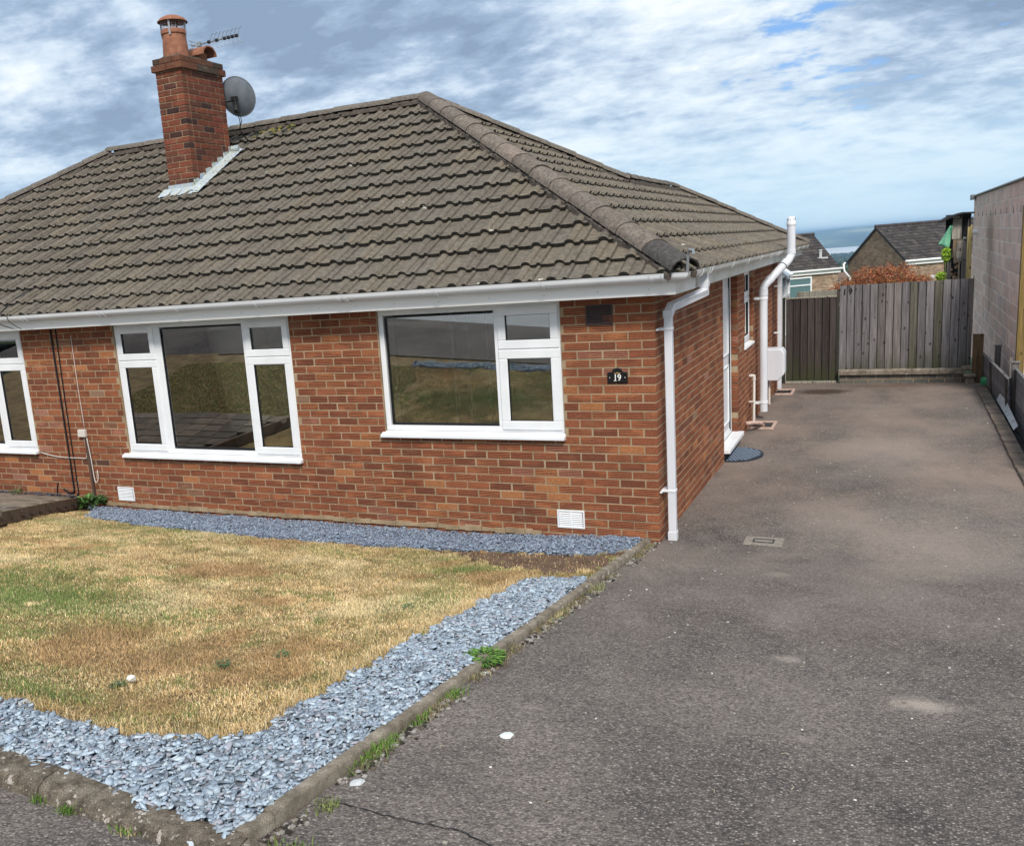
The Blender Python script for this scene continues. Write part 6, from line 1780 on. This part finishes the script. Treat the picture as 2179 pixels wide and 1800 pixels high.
# ------------------------------------------------------------------ houses down the hill
PH = math.radians(37)
def far_house(T, hw, length, eave_drop, wall_h, label, gable_left=True, win=None, seed=1, left_dir=False):
    """T: ridge end; ridge runs along (cos,sin)(PH) from T; front slope faces (sin,-cos)"""
    u = Vector((math.cos(PH), math.sin(PH), 0)); f = Vector((math.sin(PH), -math.cos(PH), 0)); T = Vector(T)
    if left_dir: T = T - u * length
    root = empty('far_bungalow', (T.x, T.y, T.z - eave_drop - wall_h), label=label, category='house')
    def P(a, b, z): q = T + u * a + f * b; return Vector((q.x, q.y, z))
    r_ = random.Random(seed)
    ze = T.z - eave_drop; zb = ze - wall_h
    # walls: gable polygon prism in local coords
    g = G(); wi = hw - .12
    gab = [(-wi, zb), (wi, zb), (wi, ze), (0, T.z - .12), (-wi, ze)]
    for a in (.1, length - .1): g.quad([P(a, b, z) for b, z in gab], (.38, .29, .21, 1))
    for b in (-wi, wi): g.quad([P(.1, b, zb), P(length - .1, b, zb), P(length - .1, b, ze), P(.1, b, ze)], (.38, .29, .21, 1))
    under(g.build('wall', 'far_brick', None, fix=False), root)
    # brick courses as shallow proud strips of bricks
    g = G()
    def bricks_on(a0, a1, plane, zlo, ztopf, outn):
        z = zlo; rw_ = 0
        while z < T.z:
            s0 = a0 + (-.11 if rw_ % 2 else 0)
            while s0 < a1:
                s1 = s0 + .215
                q0, q1 = max(s0, a0), min(s1, a1)
                if q1 - q0 > .04 and ztopf((q0 + q1) / 2) > z + .075:
                    if not (win and plane == 'front' and win[0] < (q0 + q1) / 2 < win[1] and win[2] < z + .03 < win[3]):
                        c_ = r_.choice([(.34, .24, .165), (.29, .20, .14), (.39, .29, .21), (.32, .225, .155), (.26, .18, .125)]); k = r_.uniform(.92, 1.1)
                        A0, A1 = plane_pt(plane, q0), plane_pt(plane, q1)
                        o_ = outn * .012
                        pts = [A0 + Vector((0, 0, z)) + o_, A1 + Vector((0, 0, z)) + o_, A1 + Vector((0, 0, z + .065)) + o_, A0 + Vector((0, 0, z + .065)) + o_]
                        g.quad(pts, (c_[0] * k, c_[1] * k, c_[2] * k, 1))
                        g.quad([A0 + Vector((0, 0, z + .065)) + o_, A1 + Vector((0, 0, z + .065)) + o_, A1 + Vector((0, 0, z + .065)), A0 + Vector((0, 0, z + .065))], (c_[0] * k, c_[1] * k, c_[2] * k, 1))
                s0 += .225
            z += .075; rw_ += 1
    def plane_pt(plane, s):
        q = T + (f * wi + u * s if plane == 'front' else u * .1 + f * s); return Vector((q.x, q.y, 0))
    bricks_on(.1, length - .1, 'front', ze - 1.7, lambda s: ze - .02, f)
    if gable_left: bricks_on(-wi, wi, 'gable', ze - 1.7, lambda s: T.z - .12 - (abs(s) / wi) * (eave_drop - .12), -u)
    under(g.build('brick', 'far_brick', None, fix=False, kind='stuff'), root)
    # roof: two slopes of interlocking tiles
    sl = math.hypot(hw, eave_drop)
    g = G()
    for s_ in (1, -1):
        e = (f * s_ * hw); g.quad([P(0, 0, T.z), P(length, 0, T.z), P(length, s_ * hw, ze), P(0, s_ * hw, ze)], (.04, .03, .03, 1))
    rf = under(g.build('roof', 'black_felt', None, fix=False), root)
    g = G(); rows = int(sl / .30); cols = int(length / .30)
    dn_ = (f * hw + Vector((0, 0, -eave_drop))).normalized(); nm = u.cross(dn_); nm = nm if nm.z > 0 else -nm
    for rr in range(rows):
        for cc in range(cols):
            o0 = T + u * (cc * .30) + dn_ * (rr * .30); c_ = r_.choice([(.055, .048, .047), (.068, .060, .057), (.047, .042, .042), (.078, .069, .064)])
            o0 = Vector((o0.x, o0.y, o0.z)) + nm * .02
            prof5 = [(0, .0), (.06, .035), (.13, .035), (.19, .0), (.30, -.004)]
            for (x0, h0), (x1, h1) in zip(prof5[:-1], prof5[1:]):
                a_, b_ = o0 + u * x0 + nm * h0, o0 + u * x1 + nm * h1
                g.quad([a_, b_, b_ + dn_ * .33 + nm * .03, a_ + dn_ * .33 + nm * .03], (*c_, 1))
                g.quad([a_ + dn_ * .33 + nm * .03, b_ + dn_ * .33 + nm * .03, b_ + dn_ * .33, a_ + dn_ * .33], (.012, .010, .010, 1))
    g.build('tile', 'far_tile', rf, fix=False, kind='stuff').matrix_parent_inverse = Matrix.Identity(4)
    g = G(); g.tube([P(-.03, 0, T.z + .06), P(length + .03, 0, T.z + .06)], .11, 8, col=(.06, .05, .05, 1)); o = g.build('ridge', 'far_tile', rf); 
    # verge
    g = G()
    for a in (0, length):
        for s_ in (1, -1): g.quad([P(a, 0, T.z + .03), P(a, s_ * hw, ze + .03), P(a, s_ * hw, ze - .14), P(a, 0, T.z - .14)], (.05, .045, .045, 1))
    under(g.build('verge_board', 'plain', None, fix=False), root)
    # fascia/gutter
    g = G()
    fo = f * (hw + .0)
    g.quad([P(0, hw + .02, ze + .0), P(length, hw + .02, ze), P(length, hw + .02, ze - .26), P(0, hw + .02, ze - .26)], (.7, .68, .64, 1))
    g.quad([P(0, hw + .02, ze - .26), P(length, hw + .02, ze - .26), P(length, wi, ze - .26), P(0, wi, ze - .26)], (.6, .58, .55, 1))
    under(g.build('fascia', 'fascia_paint', None, fix=False), root)
    g = G(); g.tube([P(-.1, hw + .09, ze - .02), P(length + .1, hw + .09, ze - .02)], .07, 8); under(g.build('gutter', 'fascia_paint', None, smooth=True), root)
    if win:
        w0, w1, wz0, wz1 = win
        g = G()
        def wb(a0, a1, z0, z1, o0, o1):
            q = [(a, b, z) for a in (a0, a1) for b in (wi + o0, wi + o1) for z in (z0, z1)]
            vs = [P(a, b, z) for a, b, z in q]; n0 = len(g.v); g.v += [tuple(v) for v in vs]
            for fc in ((0, 1, 3, 2), (4, 6, 7, 5), (0, 4, 5, 1), (2, 3, 7, 6), (0, 2, 6, 4), (1, 5, 7, 3)): g.f.append(tuple(n0 + i for i in fc)); g.c.append((.8,) * 4)
        for a0, a1, z0, z1 in ((w0, w1, wz1 - .09, wz1), (w0, w1, wz0, wz0 + .09), (w0, w0 + .09, wz0 + .09, wz1 - .09), (w1 - .09, w1, wz0 + .09, wz1 - .09), (w0 + .09, w1 - .09, wz1 - .55, wz1 - .47)): wb(a0, a1, z0, z1, .02, .07)
        wd = under(g.build('window', WH, None), root)
        g = G(); wb(w0 - .12, w1 + .12, wz0 - .10, wz0 - .01, .02, .16); o = g.build('sill', WH, wd); o.matrix_parent_inverse = wd.matrix_parent_inverse.copy() @ Matrix.Identity(4)
        g = G(); g.quad([P(w0 + .09, wi + .03, wz0 + .09), P(w1 - .09, wi + .03, wz0 + .09), P(w1 - .09, wi + .03, wz1 - .09), P(w0 + .09, wi + .03, wz1 - .09)]); g.build('pane', 'far_glass', wd, fix=False)
    return root, P, u, f, nm
hb, PB, u_, f_, nm_ = far_house((.60, 60, 2.42), 2.93, 11.5, 2.15, 3.2, 'brown brick bungalow with near gable and dark tiled roof down the hill', True, win=(4.7, 7.2, -1.75, -.25), seed=5)
g = G(); g.tube([PB(-.02, -3.0, .25), PB(-.15, -3.0, .15), PB(-.2, -2.85, -.3), PB(.02, -2.55, -.75), PB(.02, -2.55, -3)], .07, 8); under(g.build('downpipe', WH, None, smooth=True), hb)
ha, PA, u_, f_, nm_ = far_house((-3.06, 60, 2.24), 2.93, 12.0, 2.15, 3.2, 'dark-roofed brown brick bungalow partly hidden by the nearer eaves', False, win=(8.35, 10.05, -1.75, -.28), seed=6, left_dir=True)
def roofvent(root, P, a, b, zt, hwr=2.93, ed_=2.15, label=None):
    z = zt - ed_ * b / hwr; q = P(a, b, z)
    g = G(); g.lathe([(.0, q.z + .55), (.11, q.z + .55), (.12, q.z + .50), (.09, q.z + .45), (.09, q.z)], q.x, q.y, 10); g.box(q.x - .45, q.x + .45, q.y - .1, q.y + .06, q.z - .05, q.z + .06, ch=.02)
    under(g.build('roof_vent', 'plain', None), root)
roofvent(hb, PB, 4.2, 2.1, 2.42); roofvent(ha, PA, 11.2, 2.0, 2.24)

# trees, roofs and hedges down the slope
def tree(x, y, h, r, seed, pal, label, n=700, size=.5):
    z = float(terrain_z(0, y)); root = empty('tree', (x, y, z), label=label, category='tree', group='trees down the hillside')
    o = foliage((x, y, z + h * .62), (r, r, h * .42), n, size, pal, seed, name='crown', shell=.3); under(o, root)
    g = G(); g.tube([(x, y, z - .5), (x + .1, y, z + h * .3), (x, y, z + h * .6)], [r * .10, r * .07, r * .03], 7, col=(.1, .07, .05, 1)); under(g.build('trunk', 'plain', None), root)
rt = random.Random(71)
TPAL = [[(.030, .055, .020), (.045, .075, .028), (.022, .04, .018)], [(.05, .08, .03), (.07, .10, .04), (.035, .06, .025)], [(.06, .075, .03), (.04, .055, .02)]]
for ti, (x, y, hh_, k_, lb) in enumerate(((-4.6, 95, 3.9, 1, 'mid green bushy tree nearest in the gap between the far bungalows'), (-1.9, 97, 3.6, 0, 'dark green tree touching the gable of the far brick bungalow'), (-7.2, 118, 5.0, 2, 'olive tree half hidden by the far dark roof'), (-4.4, 150, 5.0, 0, 'dark round tree behind the nearest gap tree'), (-8.2, 185, 5.8, 1, 'green tree beside the small pale house on the slope'), (-5.4, 232, 6.2, 2, 'olive green tree higher in the gap'), (-11.5, 300, 7.4, 0, 'tall dark tree farthest down the gap'))):
    tree(x, y, hh_, hh_ * .40, 100 + ti, TPAL[k_], lb, n=2600, size=.09 * (1 + y / 250))
# wooded belt by the shore, and scattered roofs
def wood(name, x0, x1, y0, y1, n, hmin, hmax, seed):
    R = np.random.default_rng(seed); c_ = np.stack([R.uniform(x0, x1, n), R.uniform(y0, y1, n)], -1); K = 26
    P = np.repeat(c_, K, 0); d = R.normal(size=(n * K, 3)); d /= np.linalg.norm(d, axis=1)[:, None]
    hh_ = np.repeat(R.uniform(hmin, hmax, n), K); z0 = terrain_z(0, P[:, 1])
    C3 = np.stack([P[:, 0] + d[:, 0] * hh_ * .55, P[:, 1] + d[:, 1] * hh_ * .5, z0 + hh_ * .5 + d[:, 2] * hh_ * .45], -1)
    a = R.normal(size=(n * K, 3)); a /= np.linalg.norm(a, axis=1)[:, None]; b = np.cross(a, R.normal(size=(n * K, 3))); b /= np.linalg.norm(b, axis=1)[:, None]
    s_ = hh_[:, None] * .28
    V = np.stack([C3 - a * s_, C3 + b * s_, C3 + a * s_, C3 - b * s_], 1).reshape(-1, 3); i = np.arange(n * K) * 4
    pal = np.array([(.03, .055, .02), (.045, .07, .025), (.06, .085, .035)]); C_ = np.concatenate([pal[R.integers(0, 3, n * K)], np.ones((n * K, 1))], 1)
    return link(name, npmesh(name, V, np.stack([i, i + 1, i + 2, i + 3], -1), C_, 'leaf'), None, kind='stuff')
wood('distant_woodland', -75, 10, 330, 700, 420, 6, 9, 4)
wood('distant_woodland', -170, 40, 700, 1500, 900, 9, 15, 5)
wood('distant_woodland', -420, 120, 1600, 3400, 1500, 12, 20, 6)
for i, (x, y, s_) in enumerate(((-8.2, 190, 5), (-9.8, 260, 6), (-14, 300, 6), (-6.0, 130, 4), (-19, 430, 8))):
    z = float(terrain_z(0, y)); root = empty('cottage', (x, y, z), label=['small white-walled house just beyond the bungalow gap', 'pale house farther down the slope', 'cream house among the hillside trees', 'grey-roofed house nearest below the gap', 'white house low on the hillside'][i], category='house')
    g = G(); g.box(x - s_ * .5, x + s_ * .5, y - 3, y + 3, z - 1, z + 2.6, (.6, .56, .5, 1)); under(g.build('wall', 'plain', None), root)
    g = G(); g.prism([(y - 3.3, z + 2.6), (y + 3.3, z + 2.6), (y, z + 4.6)], x - s_ * .55, x + s_ * .55, (.16, .10, .08, 1), axis='x'); under(g.build('roof', 'plain', None), root)
    for dx in (-.25, .25):
        g = G(); g.box(x + s_ * dx - .5, x + s_ * dx + .5, y - 3.03, y - 2.97, z + .9, z + 2.1); under(g.build('window', 'far_glass', None), root)

# ------------------------------------------------------------------ street side, seen in the window glass
cz = float(drive_z(-9.5, -10.2)) - .09
car = empty('parked_car', (-9.9, -10.3, cz), label='dark parked car mirrored in the front windows', category='car')
def cg(o): return under(o, car)
bodyp = [(-12.0, .35), (-12.05, .62), (-11.75, .80), (-10.95, .90), (-10.35, 1.30), (-9.0, 1.38), (-8.25, 1.05), (-7.95, .92), (-7.88, .55), (-7.95, .32)]
g = G(); g.prism([(x, cz + z) for x, z in bodyp], -11.05, -9.45, axis='y'); cg(bevel(g.build('body', 'car_paint', None), .08, 3))
for wx in (-11.2, -8.75):
    for wy in (-9.44, -11.02):
        g = G(); g.tube([(wx, wy - .1, cz + .33), (wx, wy + .1, cz + .33)], .33, 26); tw = cg(g.build('wheel', 'rubber_black', None))
        g = G()
        for k in range(7):
            a_ = 2 * PI * k / 7; g.tube([(wx, wy + .104, cz + .33), (wx + .22 * math.cos(a_), wy + .106, cz + .33 + .22 * math.sin(a_))], .022, 5)
        g.tube([(wx + .23 * math.cos(t), wy + .104, cz + .33 + .23 * math.sin(t)) for t in np.linspace(0, 2 * PI, 25)], .018, 5)
        o = g.build('rim', 'metal_grey', tw); o.matrix_parent_inverse = Matrix.Translation((0, 0, 0))
g = G(); g.prism([(-10.85, cz + .93), (-10.3, cz + 1.26), (-9.05, cz + 1.32), (-8.45, cz + .97)], -9.455, -9.44, axis='y'); cg(g.build('side_window', 'black_gloss', None))
g = G(); g.box(-7.88, -7.86, -10.5, -9.98, cz + .5, cz + .61); cg(g.build('number_plate', 'print_white', None))

# ------------------------------------------------------------------ haze over the far country
N = newmat('haze_air'); N.n.remove(N.b)
pv_ = N.node('ShaderNodeVolumePrincipled', i_Density=0.00017); pv_.inputs['Color'].default_value = (0.46, 0.72, 1.0, 1); pv_.inputs['Anisotropy'].default_value = 0.2
N.l.new(pv_.outputs[0], N.out.inputs['Volume'])
g = G(); g.box(-5100, 5100, -420, 12100, -105, 19); g.build('haze', 'haze_air', None, kind='stuff')
